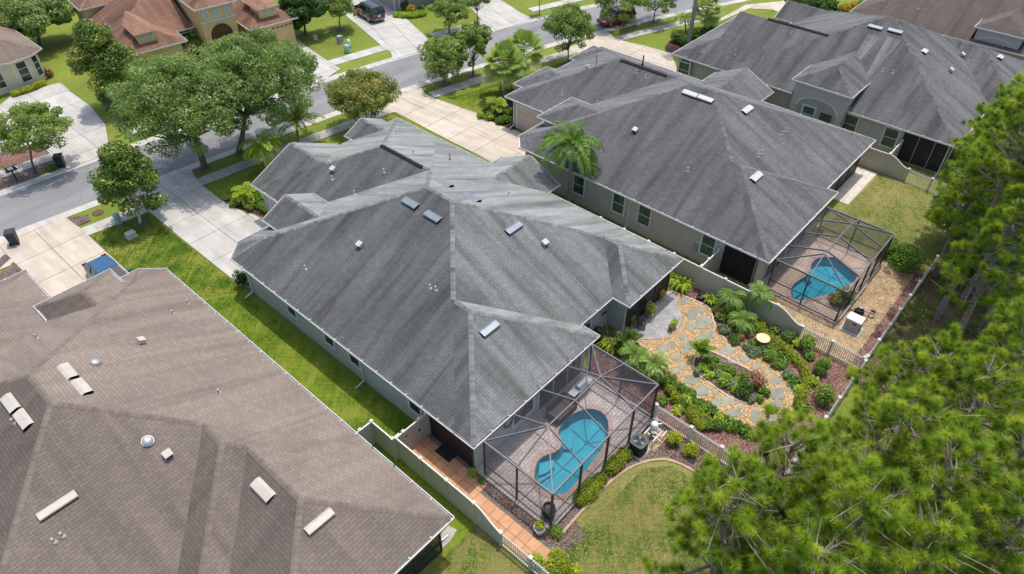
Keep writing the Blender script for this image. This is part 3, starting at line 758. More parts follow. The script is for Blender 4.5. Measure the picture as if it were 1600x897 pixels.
POOL_A = [(720+x/2.803, 520+y/2.803) for x, y in ((575, 330), (525, 338), (478, 362), (442, 398), (420, 438), (442, 470), (440, 500), (412, 524), (370, 534), (336, 558), (322, 600), (320, 640), (335, 675), (375, 703), (440, 714), (478, 692), (560, 590), (642, 478), (652, 400), (628, 350))]
POOL_B = [(1150+x/4.077, 310+y/4.077) for x, y in ((575, 372), (645, 378), (690, 418), (735, 458), (776, 492), (762, 528), (722, 550), (690, 595), (600, 610), (480, 640), (400, 655), (352, 640), (346, 565), (400, 520), (445, 495), (470, 460), (475, 420), (500, 390), (535, 375))]
DECK_Z = 0.10
POOL_A = ccw(smooth_poly(GP(POOL_A, DECK_Z), 1)); POOL_B = ccw(smooth_poly(GP(POOL_B, DECK_Z), 2))
DKA = (14.45, 23.75, 10.45, 15.75); DKB = (37.75, 46.0, 5.95, 11.5)
def bbox(p, m=0.15): return (min(q[0] for q in p)-m, max(q[0] for q in p)+m, min(q[1] for q in p)-m, max(q[1] for q in p)+m)
SHN = [0]
def sheet(name, poly, z, mat, th=None):
    SHN[0] += 1; z += 0.0003*(SHN[0] % 40) if not th else 0.0
    m = MB(); poly = ccw(poly)
    if th: m.prism(poly, z-th, z)
    else: m.face([(x, y, z) for x, y in poly])
    return struct(m.build(name, mat))
# ground with openings for the two pools
hA, hB = bbox(POOL_A), bbox(POOL_B)
gm = MB(); xs = sorted([-350, 450, *hA[:2], *hB[:2]]); ys = sorted([-350, 450, *hA[2:], *hB[2:]])
for i in range(len(xs)-1):
    for j in range(len(ys)-1):
        cx, cy = (xs[i]+xs[i+1])/2, (ys[j]+ys[j+1])/2
        if any(h[0] < cx < h[1] and h[2] < cy < h[3] for h in (hA, hB)): continue
        gm.face([(xs[i], ys[j], 0), (xs[i+1], ys[j], 0), (xs[i+1], ys[j+1], 0), (xs[i], ys[j+1], 0)])
struct(gm.build('ground', M_GRASS))
# ---- street
NEAR = smooth_line([(-80, 57.4), (-10, 56.2), (5.35, 55.35), (17, 54.2), (31.7, 52.7), (41, 51.35), (57.4, 47.8), (66.7, 45.2), (75.3, 42.3), (97, 33.5), (130, 17)], 2)
FAR = smooth_line([(-80, 64), (-5, 62.5), (7.57, 61.75), (14.6, 61.3), (35.5, 59.2), (45.1, 57.6), (58, 55), (64, 53.4), (75, 50), (101, 40), (135, 23)], 2)
def offset_line(pts, d):
    out = []
    for i, p in enumerate(pts):
        a, b = pts[max(i-1, 0)], pts[min(i+1, len(pts)-1)]; L = math.hypot(b[0]-a[0], b[1]-a[1])
        out.append((p[0]-(b[1]-a[1])/L*d, p[1]+(b[0]-a[0])/L*d))
    return out
def resample(pts, step):
    out = [pts[0]]; acc = 0.0
    for a, b in zip(pts, pts[1:]):
        L = math.hypot(b[0]-a[0], b[1]-a[1]); s0 = step-acc
        while s0 <= L: out.append((a[0]+(b[0]-a[0])*s0/L, a[1]+(b[1]-a[1])*s0/L)); s0 += step
        acc = L-(s0-step)
    return out
def strip(name, p, q, z, mat, th=0.0):
    m = MB()
    for i in range(min(len(p), len(q))-1):
        m.face([(*p[i], z), (*p[i+1], z), (*q[i+1], z), (*q[i], z)])
        if th:
            m.face([(*p[i], z-th), (*p[i+1], z-th), (*p[i+1], z), (*p[i], z)]); m.face([(*q[i], z), (*q[i+1], z), (*q[i+1], z-th), (*q[i], z-th)])
    return m.build(name, mat)
struct(strip('road', NEAR, FAR, 0.012, M_ASPH))
def kerb(line, sgn):
    g = strip('kerb', line if sgn > 0 else offset_line(line, -0.45), offset_line(line, 0.45) if sgn > 0 else line, 0.022, M_KERB, 0.02)
    a = offset_line(line, -0.30*sgn); b = line
    m = MB()
    for i in range(len(line)-1):
        P = [(*a[i], .07), (*a[i+1], .07), (*b[i+1], .024), (*b[i], .024)]
        m.face(P if sgn > 0 else P[::-1])
        Q = [(*offset_line(line, -.42*sgn)[i], .03), (*offset_line(line, -.42*sgn)[i+1], .03), (*a[i+1], .07), (*a[i], .07)]
        m.face(Q if sgn > 0 else Q[::-1])
    m.build('kerb_edge', M_KERB, struct(g))
kerb(NEAR, 1); kerb(FAR, -1)
# ---- pavements (each slab a piece)
def slabs(name, poly, mat, gx, gy, x0=0.0, y0=0.0, z=0.055, base_z=0.035, rz=0.0, jw=0.02):
    poly = ccw(poly); base = sheet(name, poly, base_z, M_JOINT, base_z)
    ca, sa = math.cos(-rz), math.sin(-rz); lp = [(x*ca-y*sa, x*sa+y*ca) for x, y in poly]
    bx0, bx1, by0, by1 = bbox(lp, 0)
    i0, i1 = math.floor((bx0-x0)/gx), math.ceil((bx1-x0)/gx); j0, j1 = math.floor((by0-y0)/gy), math.ceil((by1-y0)/gy)
    for i in range(i0, i1):
        for j in range(j0, j1):
            q = clean(clip_rect(lp, x0+i*gx+jw, x0+(i+1)*gx-jw, y0+j*gy+jw, y0+(j+1)*gy-jw))
            if len(q) < 3 or abs(area(q)) < 0.08: continue
            w = [(x*ca+y*sa, -x*sa+y*ca) for x, y in q]
            m = MB(); m.prism(w, 0.0, z+random.uniform(-.003, .003)); m.build('slab', mat, base)
    return base
D_LEFT = GP([(-60, 396), (104, 338), (121, 352), (134, 364), (200, 424), (330, 545), (140, 560), (78, 466), (24, 412), (-40, 440)])
slabs('driveway', D_LEFT, M_CONCB, 2.45, 3.2, 5.0, 45.0)
D_MAIN = GP([(190, 315), (246, 282), (297, 264), (303, 273), (316, 290), (345, 313), (372, 328), (398, 337), (425, 352), (470, 400), (400, 455), (375, 446), (330, 411), (233, 331)])
slabs('driveway', D_MAIN, M_CONC, 2.45, 3.05, 14.3, 41.4)
D_NBR = GP([(585, 178), (617, 152), (657, 136), (663, 146), (679, 154), (744, 177), (761, 188), (790, 200), (812, 207), (845, 225), (860, 262), (769, 255), (618, 176)])
slabs('driveway', D_NBR, M_CONCB, 2.5, 3.1, 37.3, 38.0)
D_FAR = GP([(880, 75), (921, 62), (947, 48), (960, 59), (972, 64), (1010, 73), (1049, 84), (1058, 110), (1060, 125), (1005, 97), (924, 76), (905, 84)])
slabs('driveway', D_FAR, M_CONCB, 2.5, 3.1, 58.0, 30.0)
D_TR = GP([(1100, 46), (1120, 32), (1140, 22), (1165, 8), (1225, 2), (1262, 30), (1258, 40), (1208, 16), (1170, 14), (1130, 32)])
slabs('driveway', D_TR, M_CONCB, 2.6, 3.1, 80.0, 30.0)
D_SUV = GP([(582, -8), (602, 8), (634, 29), (669, 61), (660, 80), (614, 94), (611, 82), (602, 77), (535, 20), (520, -6)])
slabs('driveway', D_SUV, M_CONC, 2.5, 3.2, 1.0, 2.0, rz=R(-22))
D_ORA = GP([(440, 40), (477, 72), (515, 98), (532, 108), (487, 138), (440, 130), (400, 70)])
slabs('driveway', D_ORA, M_CONC, 2.5, 3.2, 1.0, 2.0, rz=R(-10))
D_BEI = GP([(-30, 190), (22, 147), (94, 130), (143, 168), (165, 196), (168, 214), (172, 240), (95, 268), (78, 240), (60, 222), (30, 232), (-40, 250)])
slabs('driveway', D_BEI, M_CONC, 3.0, 3.2, 13.0, 63.0)
D_TOP = GP([(735, 12), (760, -10), (782, 0), (808, 17), (834, 31), (776, 49), (757, 38)])
slabs('driveway', D_TOP, M_CONC, 2.5, 3.2, 1.0, 2.0, rz=R(-20))
def sidewalk(line, d0, d1, x0, x1, mat):
    a = resample(line, 1.5); p, q = offset_line(a, d0), offset_line(a, d1)
    idx = [i for i in range(len(a)-1) if x0 <= a[i][0] <= x1]
    base = None
    m = MB()
    for i in idx: m.face(ccw([p[i], p[i+1], q[i+1], q[i]]) and [(*v, .030) for v in ccw([p[i], p[i+1], q[i+1], q[i]])])
    base = struct(m.build('sidewalk', M_JOINT))
    for i in idx:
        quad = inset(ccw([p[i], p[i+1], q[i+1], q[i]]), .012); k = MB(); k.prism(quad, .01, .045); k.build('slab', mat, base)
sidewalk(NEAR, -2.0, -3.3, 18.5, 39.0, M_CONCG); sidewalk(NEAR, -1.9, -3.2, 42.2, 59.5, M_CONCG)
sidewalk(NEAR, -1.9, -3.2, 63, 76, M_CONCG); sidewalk(NEAR, -2.6, -3.9, 9.0, 14.5, M_CONC); sidewalk(NEAR, -2.4, -3.7, -4, 6, M_CONCB)
sidewalk(FAR, 2.3, 3.6, -8, 12.5, M_CONCG); sidewalk(FAR, 2.0, 3.3, 18.0, 33, M_CONC); sidewalk(FAR, 2.4, 3.9, 38.0, 47.0, M_CONC)
sidewalk(FAR, 2.0, 3.3, 50.5, 62, M_CONCG); sidewalk(FAR, 2.0, 3.3, 64, 72, M_CONC)
# ---- lawns of other colours, beds
sheet('lawn', [(13.9, 10.4), (23.45, 10.4), (23.45, -6), (6, -6), (13.9, 4.8)], 0.004, M_GRASSD)
sheet('lawn', [(51.2, 12.2), (57.4, 12.6), (60.0, 12.3), (60.4, 0.5), (46.2, 0.5), (46.2, 11.4), (51.2, 11.4)], 0.006, M_GRASSD)
sheet('lawn', [(10.9, 13.2), (12.25, 13.2), (12.25, 4.0), (6.0, 4.0), (5.0, 9.0), (5.0, 13.2)], 0.006, M_GRASSD)
sheet('lawn', [(10.6, 39.6), (14.0, 37.0), (14.3, 19.1), (12.4, 19.1), (12.2, 13.3), (10.6, 13.3)], 0.006, M_GRASSB)
sheet('woodland_floor', GP([(1447, 430), (1600, 380), (1800, 420), (1900, 800), (1700, 1100), (1400, 1000), (1330, 600)]), 0.008, M_WOOD_FLOOR)
sheet('lawn', [(42.9, 46.4), (57.0, 43.6), (55, 41.5), (50, 42), (42.9, 44.0)], 0.006, M_GRASSB)
sheet('lawn', [(19.3, 49.9), (31.0, 48.4), (31.0, 44.6), (19.6, 45.2)], 0.006, M_GRASSB)
sheet('mulch_bed', GP([(-20, 300), (-20, 284), (60, 253), (88, 247), (92, 262), (50, 278), (10, 296)]), 0.012, M_MULCHB)
sheet('mulch_bed', GP([(-40, 262), (-40, 240), (20, 218), (70, 215), (82, 238), (50, 250), (10, 262)]), 0.012, M_MULCH)
sheet('mulch_bed', GP([(0, 405), (8, 398), (18, 404), (0, 420), (-30, 425)]), 0.058, M_MULCHB)
sheet('mulch_bed', GP([(0, 430), (22, 410), (40, 430), (60, 450), (20, 470), (-20, 470)]), 0.060, M_MULCHB)
sheet('mulch_bed', GP([(104, 341), (137, 336), (143, 345), (121, 354)]), 0.060, M_MULCHB)
sheet('mulch_bed', smooth_poly(GP([(345, 315), (362, 310), (385, 320), (420, 322), (425, 345), (398, 334), (372, 326)]), 1), 0.012, M_MULCHD)
sheet('mulch_bed', smooth_poly(GP([(210, 343), (230, 341), (234, 350), (222, 357), (209, 353)]), 2), 0.013, M_MULCHD)
sheet('mulch_bed', smooth_poly(GP([(165, 172), (180, 163), (192, 170), (190, 180), (172, 180)]), 2), 0.013, M_MULCHD)
sheet('mulch_bed', smooth_poly(GP([(745, 180), (760, 165), (800, 150), (830, 160), (812, 205), (790, 198), (762, 187)]), 1), 0.013, M_MULCHD)
sheet('mulch_bed', smooth_poly(GP([(1035, 78), (1050, 60), (1090, 58), (1130, 40), (1125, 60), (1055, 83)]), 1), 0.013, M_MULCHD)
for a in ((318, 264), (221, 349), (695, 131), (739, 118), (477, 52), (531, 46), (888, 99), (975, 43), (1021, 34)):
    c = G2(*a); sheet('mulch_ring', [(c[0]+random.uniform(.5, .75)*math.cos(t*math.pi/5), c[1]+random.uniform(.5, .75)*math.sin(t*math.pi/5)) for t in range(10)], 0.016, M_MULCHB)
# garden side beds of the main lot
sheet('mulch_bed', [(23.75, 15.6), (28.3, 16.4), (34.85, 17.2), (34.85, 3.2), (23.5, 3.2), (23.5, 10.4), (23.75, 10.6)], 0.010, M_MULCH)
sheet('mulch_bed', GP([(862, 850), (880, 830), (905, 800), (950, 755), (1005, 718), (1042, 713), (1072, 728), (1110, 752), (1140, 770), (1140, 730), (1045, 665), (1018, 660), (960, 700), (858, 826)]), 0.012, M_MULCHB)
sheet('mulch_bed', [(13.85, 9.2), (13.85, 15.4), (14.5, 15.4), (14.5, 10.45), (16.0, 10.45), (15.4, 9.0)], 0.012, M_MULCHB)
sheet('gravel_bed', [(34.95, 3.9), (46.6, 3.9), (46.6, 5.94), (37.74, 5.94), (37.74, 11.3), (37.3, 14.4), (34.95, 14.4)], 0.012, M_PEBBLE2)
sheet('mulch_bed', [(34.95, 3.3), (46.6, 3.3), (46.6, 3.9), (34.95, 3.9)], 0.016, M_MULCH)
PATH_OUT = GP([(1047, 455), (1062, 461), (1085, 470), (1111, 482), (1113, 500), (1122, 520), (1142, 540), (1170, 549), (1200, 562), (1226, 585), (1239, 605), (1243, 622), (1240, 642), (1226, 662), (1200, 671), (1168, 666), (1130, 650), (1105, 632), (1080, 616), (1060, 600), (1045, 587), (1032, 580), (1020, 562), (1010, 545), (990, 538), (970, 530), (958, 522), (962, 512), (985, 505), (1000, 490), (1030, 462)])
ISLAND = GP([(1092, 552), (1082, 564), (1083, 580), (1098, 592), (1120, 608), (1140, 622), (1164, 631), (1184, 632), (1198, 622), (1199, 604), (1187, 588), (1166, 576), (1150, 568), (1125, 556), (1108, 547)])
PATIO = GP([(1045, 450), (1056, 462), (1060, 480), (1067, 498), (1060, 515), (1042, 527), (1017, 533), (990, 529), (974, 521), (978, 505), (1000, 490), (1028, 465)])
PATH_OUT, ISLAND, PATIO = ccw(smooth_poly(PATH_OUT, 1)), ccw(smooth_poly(ISLAND, 2)), ccw(smooth_poly(PATIO, 2))
path = sheet('garden_path', PATH_OUT, 0.034, M_PEBBLE)
sheet('mulch_bed', ISLAND, 0.055, M_MULCHB)
sheet('patio', PATIO, 0.08, M_PATIO, 0.08)
def edging(line, name='bed_edging', w=.11, h=.09, closed=False, mat=None, parent=None):
    pts = line+[line[0]] if closed else line; m = MB(); P = resample(pts, .45)
    if len(P) > 1:
        a, b = offset_line(P, w/2), offset_line(P, -w/2)
        for i in range(len(P)-1): m.prism(ccw(inset(ccw([a[i], a[i+1], b[i+1], b[i]]), .006)), 0, h)
    return m.build(name, mat or M_EDGE, parent)
struct(edging(ISLAND, closed=True)); struct(edging(smooth_line(GP([(1046, 455), (1062, 461), (1085, 470), (1111, 482), (1113, 500), (1122, 520), (1142, 540), (1170, 549), (1200, 562), (1226, 585), (1239, 605), (1243, 622)]), 2)))
struct(edging(smooth_line(GP([(932, 523), (955, 532), (975, 533), (1000, 538), (1010, 545), (1018, 560), (1032, 580), (1045, 587), (1060, 600), (1080, 616), (1105, 632), (1130, 650), (1168, 666)]), 2)))
struct(edging(smooth_line(GP([(874, 838), (880, 832), (905, 803), (940, 765), (975, 735), (1005, 722), (1035, 717), (1060, 723), (1090, 740), (1118, 760)]), 2), w=.14, h=.07, mat=simple('edging_clay', (0.50, 0.34, 0.24), 0.85, 0.2, 0.12)))
# flagstones: every stone its own piece of the path
for px, py, rx, ry in ((1070, 472, 8, 6), (1091, 486, 10, 6), (1081, 492, 10, 8), (1099, 505, 13, 10), (1079, 511, 8, 7), (1067, 527, 8, 5), (1101, 528, 13, 6), (1077, 540, 10, 6), (1112, 520, 5, 4), (1035, 547, 9, 7), (1050, 540, 7, 5), (1070, 549, 8, 4), (1057, 558, 6, 6), (1065, 573, 6, 5), (1056, 581, 7, 5), (1081, 593, 13, 8), (1097, 612, 13, 8), (1119, 615, 6, 4), (1118, 630, 8, 7), (1137, 626, 12, 7), (1155, 636, 5, 5), (1147, 647, 13, 6), (1180, 650, 8, 11), (1136, 549, 13, 7), (1162, 561, 8, 6), (1145, 565, 8, 5), (1182, 574, 8, 6), (1212, 596, 11, 7), (1213, 616, 13, 10), (1214, 633, 9, 6), (1206, 652, 9, 11), (1230, 608, 5, 5), (1198, 582, 6, 4), (1043, 527, 5, 3)):
    c = G2(px, py); ex, ey = np.subtract(G2(px+rx*1.15, py), c), np.subtract(G2(px, py-ry*1.15), c); n = random.choice((5, 6, 6, 7)); a0 = random.random()*6
    P = []
    for k in range(n):
        a = a0+2*math.pi*k/n+random.uniform(-.25, .25); r = random.uniform(.72, 1.18)
        P.append((c[0]+(ex[0]*math.cos(a)+ey[0]*math.sin(a))*r, c[1]+(ex[1]*math.cos(a)+ey[1]*math.sin(a))*r))
    m = MB(); m.prism(ccw(P), 0.0, 0.072+random.uniform(0, .014)); m.build('flagstone', M_FLAG, path)
# loose pebbles: too many to count
def scatter_in(poly, n, rng):
    P = np.array(poly); lo, hi = P.min(0), P.max(0); out = np.empty((0, 2)); nn = len(P)
    while len(out) < n:
        q = lo+(hi-lo)*rng.random((n*2, 2)); ins = np.zeros(len(q), bool); j = nn-1
        for i in range(nn):
            c = ((P[i, 1] > q[:, 1]) != (P[j, 1] > q[:, 1])) & (q[:, 0] < (P[j, 0]-P[i, 0])*(q[:, 1]-P[i, 1])/(P[j, 1]-P[i, 1]+1e-12)+P[i, 0])
            ins ^= c; j = i
        out = np.vstack([out, q[ins]])
    return out[:n]
def inside(poly, q):
    P = np.array(poly); ins = np.zeros(len(q), bool); j = len(P)-1
    for i in range(len(P)):
        c = ((P[i, 1] > q[:, 1]) != (P[j, 1] > q[:, 1])) & (q[:, 0] < (P[j, 0]-P[i, 0])*(q[:, 1]-P[i, 1])/(P[j, 1]-P[i, 1]+1e-12)+P[i, 0]); ins ^= c; j = i
    return ins
def pebbles(name, pts, z, r0, r1, mat, parent):
    n = len(pts); r = RNG.uniform(r0, r1, n); a = RNG.uniform(0, 6.3, n); V = np.zeros((n, 5, 3)); el = RNG.uniform(.6, 1, n)
    for k in range(4):
        t = a+k*math.pi/2; rr = r*(el if k % 2 else 1); V[:, k, 0] = pts[:, 0]+rr*np.cos(t); V[:, k, 1] = pts[:, 1]+rr*np.sin(t); V[:, k, 2] = z
    V[:, 4, :2] = pts+RNG.normal(0, .3, (n, 2))*r[:, None]; V[:, 4, 2] = z+r*.75
    b = np.arange(n)[:, None]*5; F = np.concatenate([b+np.array([[0, 1, 4]]), b+np.array([[1, 2, 4]]), b+np.array([[2, 3, 4]]), b+np.array([[3, 0, 4]])])
    return npmesh(name, V.reshape(-1, 3), F, mat, parent, kind='stuff')
q = scatter_in(PATH_OUT, 16000, RNG); q = q[~inside(ISLAND, q)]; q = q[~inside(PATIO, q)]
def toned(name, a, b, c):
    bb = NB(name); col = bb.ramp(bb.n('ShaderNodeNewGeometry').outputs['Random Per Island'], [(0.0, a), (0.5, b), (1.0, c)]); return bb.out(col, 0.9, 0.2)
M_PEB3 = toned('pebbles_loose', (0.36, 0.215, 0.085), (0.56, 0.375, 0.175), (0.72, 0.60, 0.42))
pebbles('pebbles', q, 0.046, .025, .06, M_PEB3, path)
# terracotta walk: square pavers
tw = sheet('terracotta_walk', [(12.45, 5.0), (13.95, 5.0), (13.95, 14.2), (14.55, 14.2), (14.55, 19.0), (12.45, 19.0)], 0.012, M_JOINT)
tm = MB(); tm.prism([(-.29, -.29), (.29, -.29), (.29, .29), (-.29, .29)], 0, .035); t0 = None
for i in range(4):
    for j in range(24):
        x, y = 12.80+i*.60, 5.2+j*.60
        if i == 2 and y < 14.3 and x > 13.95: continue
        if i >= 2 and y < 14.3: continue
        if i == 3 and x > 14.4: continue
        if t0 is None: t0 = tm.build('paver', M_TILE, tw); t0.location = (x, y, .014)
        else: inst(t0, tw, (x, y, .014+random.uniform(0, .006)), random.uniform(-.01, .01))
# pool decks, basins, water
def pool(name, poly, dk, mat, label, lab_deck, steps):
    d = struct(poly_holes('pool_deck', [(dk[0], dk[2]), (dk[1], dk[2]), (dk[1], dk[3]), (dk[0], dk[3])], [poly], DECK_Z, mat, 0.14))
    c = (sum(p[0] for p in poly)/len(poly), sum(p[1] for p in poly)/len(poly))
    t = thing(name, label, 'swimming pool', (c[0], c[1], 0))
    b = MB(); n = len(poly); inn = inset(poly, .12); dep = -0.62
    for i in range(n):
        p, q, p2, q2 = poly[i], poly[(i+1) % n], inn[i], inn[(i+1) % n]
        b.face([(*q, DECK_Z), (*p, DECK_Z), (*p2, dep), (*q2, dep)])
    b.face([(x, y, dep) for x, y in inn]); b.build('basin', M_PLASTER, t)
    cp = MB(); out = inset(poly, -.26); inr = inset(poly, .03)
    L = sum(math.hypot(poly[i][0]-poly[i-1][0], poly[i][1]-poly[i-1][1]) for i in range(n))
    for i in range(n):
        j = (i+1) % n; Q = [inr[i], out[i], out[j], inr[j]]
        cp.prism(ccw(inset(ccw(Q), .008)), DECK_Z-.02, DECK_Z+.03)
    cp.build('coping', M_COPING, t)
    wt = MB(); wt.face([(x, y, -.02) for x, y in inset(poly, .015)]); wt.build('water', M_WATER, t)
    sp = MB()
    for (pl, z) in steps: sp.prism(ccw(pl), dep, z)
    sp.build('step', M_PLASTER, t)
    return t
pc = lambda pts, ox, oy, k: GP([(ox+x/k, oy+y/k) for x, y in pts], 0)
pool('swimming_pool', POOL_A, DKA, M_DECK, 'kidney shaped blue pool inside the screen cage behind the grey green roofed house', '', [(pc([(345, 560), (410, 545), (412, 575), (372, 605), (340, 615)], 720, 520, 2.803), -.22), (pc([(425, 425), (480, 395), (500, 430), (490, 490), (452, 492)], 720, 520, 2.803), -.36), (pc([(412, 575), (372, 605), (340, 615), (338, 640), (400, 600)], 720, 520, 2.803), -.42)])
pool('swimming_pool', POOL_B, DKB, M_DECKN, 'freeform blue pool with pale steps behind the taupe walled house', '', [(pc([(360, 560), (400, 525), (440, 505), (450, 545), (420, 590), (370, 620)], 1150, 310, 4.077), -.25), (pc([(470, 460), (485, 420), (500, 440), (495, 500), (455, 520)], 1150, 310, 4.077), -.35), (pc([(450, 545), (420, 590), (370, 620), (372, 638), (440, 610), (480, 550)], 1150, 310, 4.077), -.42)])
# raised planter wall at the second pool
sheet('patio', [(51.25, 12.3), (57.3, 12.55), (57.25, 10.7), (51.3, 10.7)], 0.05, M_PATIOW, 0.05)
sheet('patio', GP([(684, 842), (700, 822), (714, 828), (704, 846), (690, 858)]), 0.04, M_CONCG, 0.04)
m = MB(); m.prism([(-.3, 0), (.3, 0), (.3, .02), (-.3, .02)], 0, .02)
c = G2(153, 333); mm = MB(); mm.lathe((c[0], c[1], 0), [(.42, .02), (.42, .052), (.34, .056), (.34, .05), (.0, .052)], 20); setp(mm.build('manhole_cover', M_RUST), 'round rusty manhole cover between the street and the magnolia lawn', 'manhole cover')
# ------------------------------------------------------------------ houses
W, E_, S_, N_ = (-1, 0, 0), (1, 0, 0), (0, -1, 0), (0, 1, 0)
main = House('house', 'house with grey green shingle roof and sage walls around the screened pool', (0, 0), 0, [
    Blk([(14.1, 16.5), (33.45, 16.5), (33.45, 38.1), (15.3, 38.1), (14.1, 36.93)]),
    Blk([(14.1, 15.17), (24.26, 27)], 'hhgh'), Blk([(27.55, 15.27), (33.45, 25)], 'hhgh'),
    Blk([(19.8, 30), (33.45, 43.0)], 'ghhh'), Blk([(19.8, 36), (27.4, 43.5)], 'ghgh'), Blk([(28.8, 36), (32.4, 44.0)], 'ghgh'),
    Blk([(17.3, 30), (21.3, 37.9)], 'ghgh', z0=3.9, oh=.3), Blk([(27, 26.6), (34.85, 32.25)], 'hghg')], M_ROOF_MAIN, M_SAGE, seed=3)
for a in ((642, 318), (677, 339)): main.fixture('slant', *a)
for a in ((694, 287), (737, 310)): main.fixture('slant', *a)
for a in ((802, 357), (764, 514)): main.fixture('slant', *a)
for a in ((564, 384), (850, 381), (522, 266)): main.fixture('box', *a)
for a in ((477, 421), (672, 451), (681, 454), (519, 281), (600, 270), (554, 304), (646, 240), (619, 208), (795, 305)): main.fixture('pipe', *a)
main.fixture('pipe', 703, 250, (.5, .03), M_BLACK); main.fixture('ridge', 627, 245, (4.3,))
for a in ((516, 533), (556, 567), (650, 641), (456, 482)): main.window((on_x(a[0], a[1], 14.55)[0], on_x(a[0], a[1], 14.55)[1], 1.75), W, .85, 1.35, M_GLASS2)
main.porch((14.55, 18.9), (14.55, 15.75), .1, 2.75, W, 3)
main.downspout((14.55, on_x(567, 575, 14.55)[1]), 2.9, W); main.downspout((14.55, 36.3), 2.9, W); main.downspout((20.25, 43.0), 2.9, W); main.downspout((24.1, 15.62), 2.9, S_, False)
main.garage_door((20.25, 42.2), (20.25, 40.3), 2.3, W)
main.window((25.6, 16.95, 1.75), S_, .9, 1.4); main.porch((28.2, 15.72), (33.0, 15.72), .1, 2.75, S_, 3, rail=.9)
main.window((18.3, 15.62, 1.6), S_, 1.6, 1.5, M_GLASS2, 1); main.porch((19.6, 15.62), (23.4, 15.62), .1, 2.5, S_, 3, M_GLASS2, M_FRAME)
main.porch((34.4, 27.5), (34.4, 31.2), .3, 2.4, E_, 2, M_GLASS2, M_FRAME)

nbr = House('house', 'taupe walled house with dark grey shingle roof beside the pebble garden', (0, 0), 0, [
    Blk([(36.95, 11.74), (56.75, 11.74), (56.75, 33.4), (38.2, 33.4), (36.95, 32.2)]),
    Blk([(36.95, 10.95), (47.5, 23)], 'hhgh'), Blk([(42.6, 26), (56.75, 38.9)], 'ghhh'),
    Blk([(44.95, 32), (49.6, 40.0)], 'ghhh'), Blk([(52.65, 32), (56.4, 39.6)], 'ghhh'),
    Blk([(40.1, 25), (44.5, 33.05)], 'ghhh', z0=4.1, oh=.3), Blk([(50, 21.73), (59.15, 27.45)], 'hghg')], M_ROOF_NBR, M_TAUPE, seed=5)
for a in ((1079, 147), (1103, 155)): nbr.fixture('slant', *a, None, M_VENTW)
nbr.fixture('slant', 1167, 172, None, M_VENTW); nbr.fixture('slant', 1181, 277, None, M_VENTW)
for a in ((993, 205), (919, 107), (1098, 133)): nbr.fixture('box', *a)
for a in ((994, 115), (1008, 122), (878, 149), (933, 163), (1184, 246), (1190, 241), (1221, 211), (1227, 206), (1074, 268)): nbr.fixture('pipe', *a)
nbr.fixture('pipe', 931, 104, (1.1, .06), M_METAL); nbr.fixture('pipe', 1004, 101, (.8, .06), M_BLACK); nbr.fixture('ridge', 1005, 107, (4.6,))
nbr.fixture('ridge', 1114, 139, (4.0,), M_VENTW)
for a in ((967, 317), (1007, 338), (1106, 385), (905, 286)): p = on_x(a[0], a[1], 37.4); nbr.window((p[0], p[1], 1.7), W, .95, 1.55)
nbr.porch((37.4, on_x(1130, 400, 37.4)[1]), (37.4, 11.75), .1, 2.7, W, 1, M_DARK)
nbr.downspout((37.4, on_x(985, 320, 37.4)[1]), 2.9, W); nbr.downspout((43.05, 38.3), 2.9, W)
nbr.garage_door((43.05, 37.9), (43.05, 35.0), 2.3, W)
nbr.porch((38.3, 11.4), (44.6, 11.4), .1, 2.6, S_, 4, M_GLASS2, M_FRAME); nbr.porch((48.3, 12.19), (56.1, 12.19), .1, 2.7, S_, 4)
m = MB(); m.box((37.62, 11.62, 1.45), (.5, .5, 2.9)); m.build('corner_column', M_TAUPE, nbr.o)
m = MB(); m.box((37.38, on_x(1086, 388, 37.4)[1], 1.1), (.14, .4, .6)); m.build('electric_meter', M_GREYP, nbr.o)

left = House('house', 'brown shingle roofed house with the blue car in its driveway', (0, 0), 0, [
    Blk([(-8.4, 18.9), (10.65, 18.9), (10.65, 39.15), (9.5, 40.35), (-8.4, 40.35)]),
    Blk([(.2, 17.3), (10.65, 28)], 'hhgh'), Blk([(1.7, 13.24), (10.65, 24)], 'hhgh'),
    Blk([(3.72, 32), (8.07, 40.84)], 'ghhh', z0=3.6, oh=.3), Blk([(-9.2, 32), (4.65, 45.6)], 'ghhh')], M_ROOF_BROWN, M_SAGE, seed=8)
for a in ((106, 582), (128, 606), (18, 631), (38, 656)): left.fixture('slant', a[0], a[1], (1.2, .52), M_VENTB)
left.fixture('slant', 412, 766, (1.3, .55), M_VENTB); left.fixture('slant', 499, 815, (1.35, .42), M_VENTB); left.fixture('slant', 90, 790, (1.55, .42), M_VENTB)
left.fixture('dome', 149, 568); left.fixture('dome', 231, 690)
for a in ((220, 536), (262, 711)): left.fixture('box', a[0], a[1], (.34,), M_VENTB)
for a in ((86, 848), (99, 839), (58, 529), (271, 491), (294, 475), (343, 615), (22, 662)): left.fixture('pipe', a[0], a[1], None, M_VENTB)
left.porch((10.2, 13.69), (2.2, 13.69), .1, 2.7, S_, 5, M_GLASS2, M_CAGE, .9)
for y in (36.5, 30.0, 24.0, 18.5): left.window((10.2, y, 1.7), E_, .95, 1.5)
left.downspout((10.2, 14.0), 2.9, E_); left.garage_door((4.2, 44.7), (4.2, 42.2), 2.3, E_)

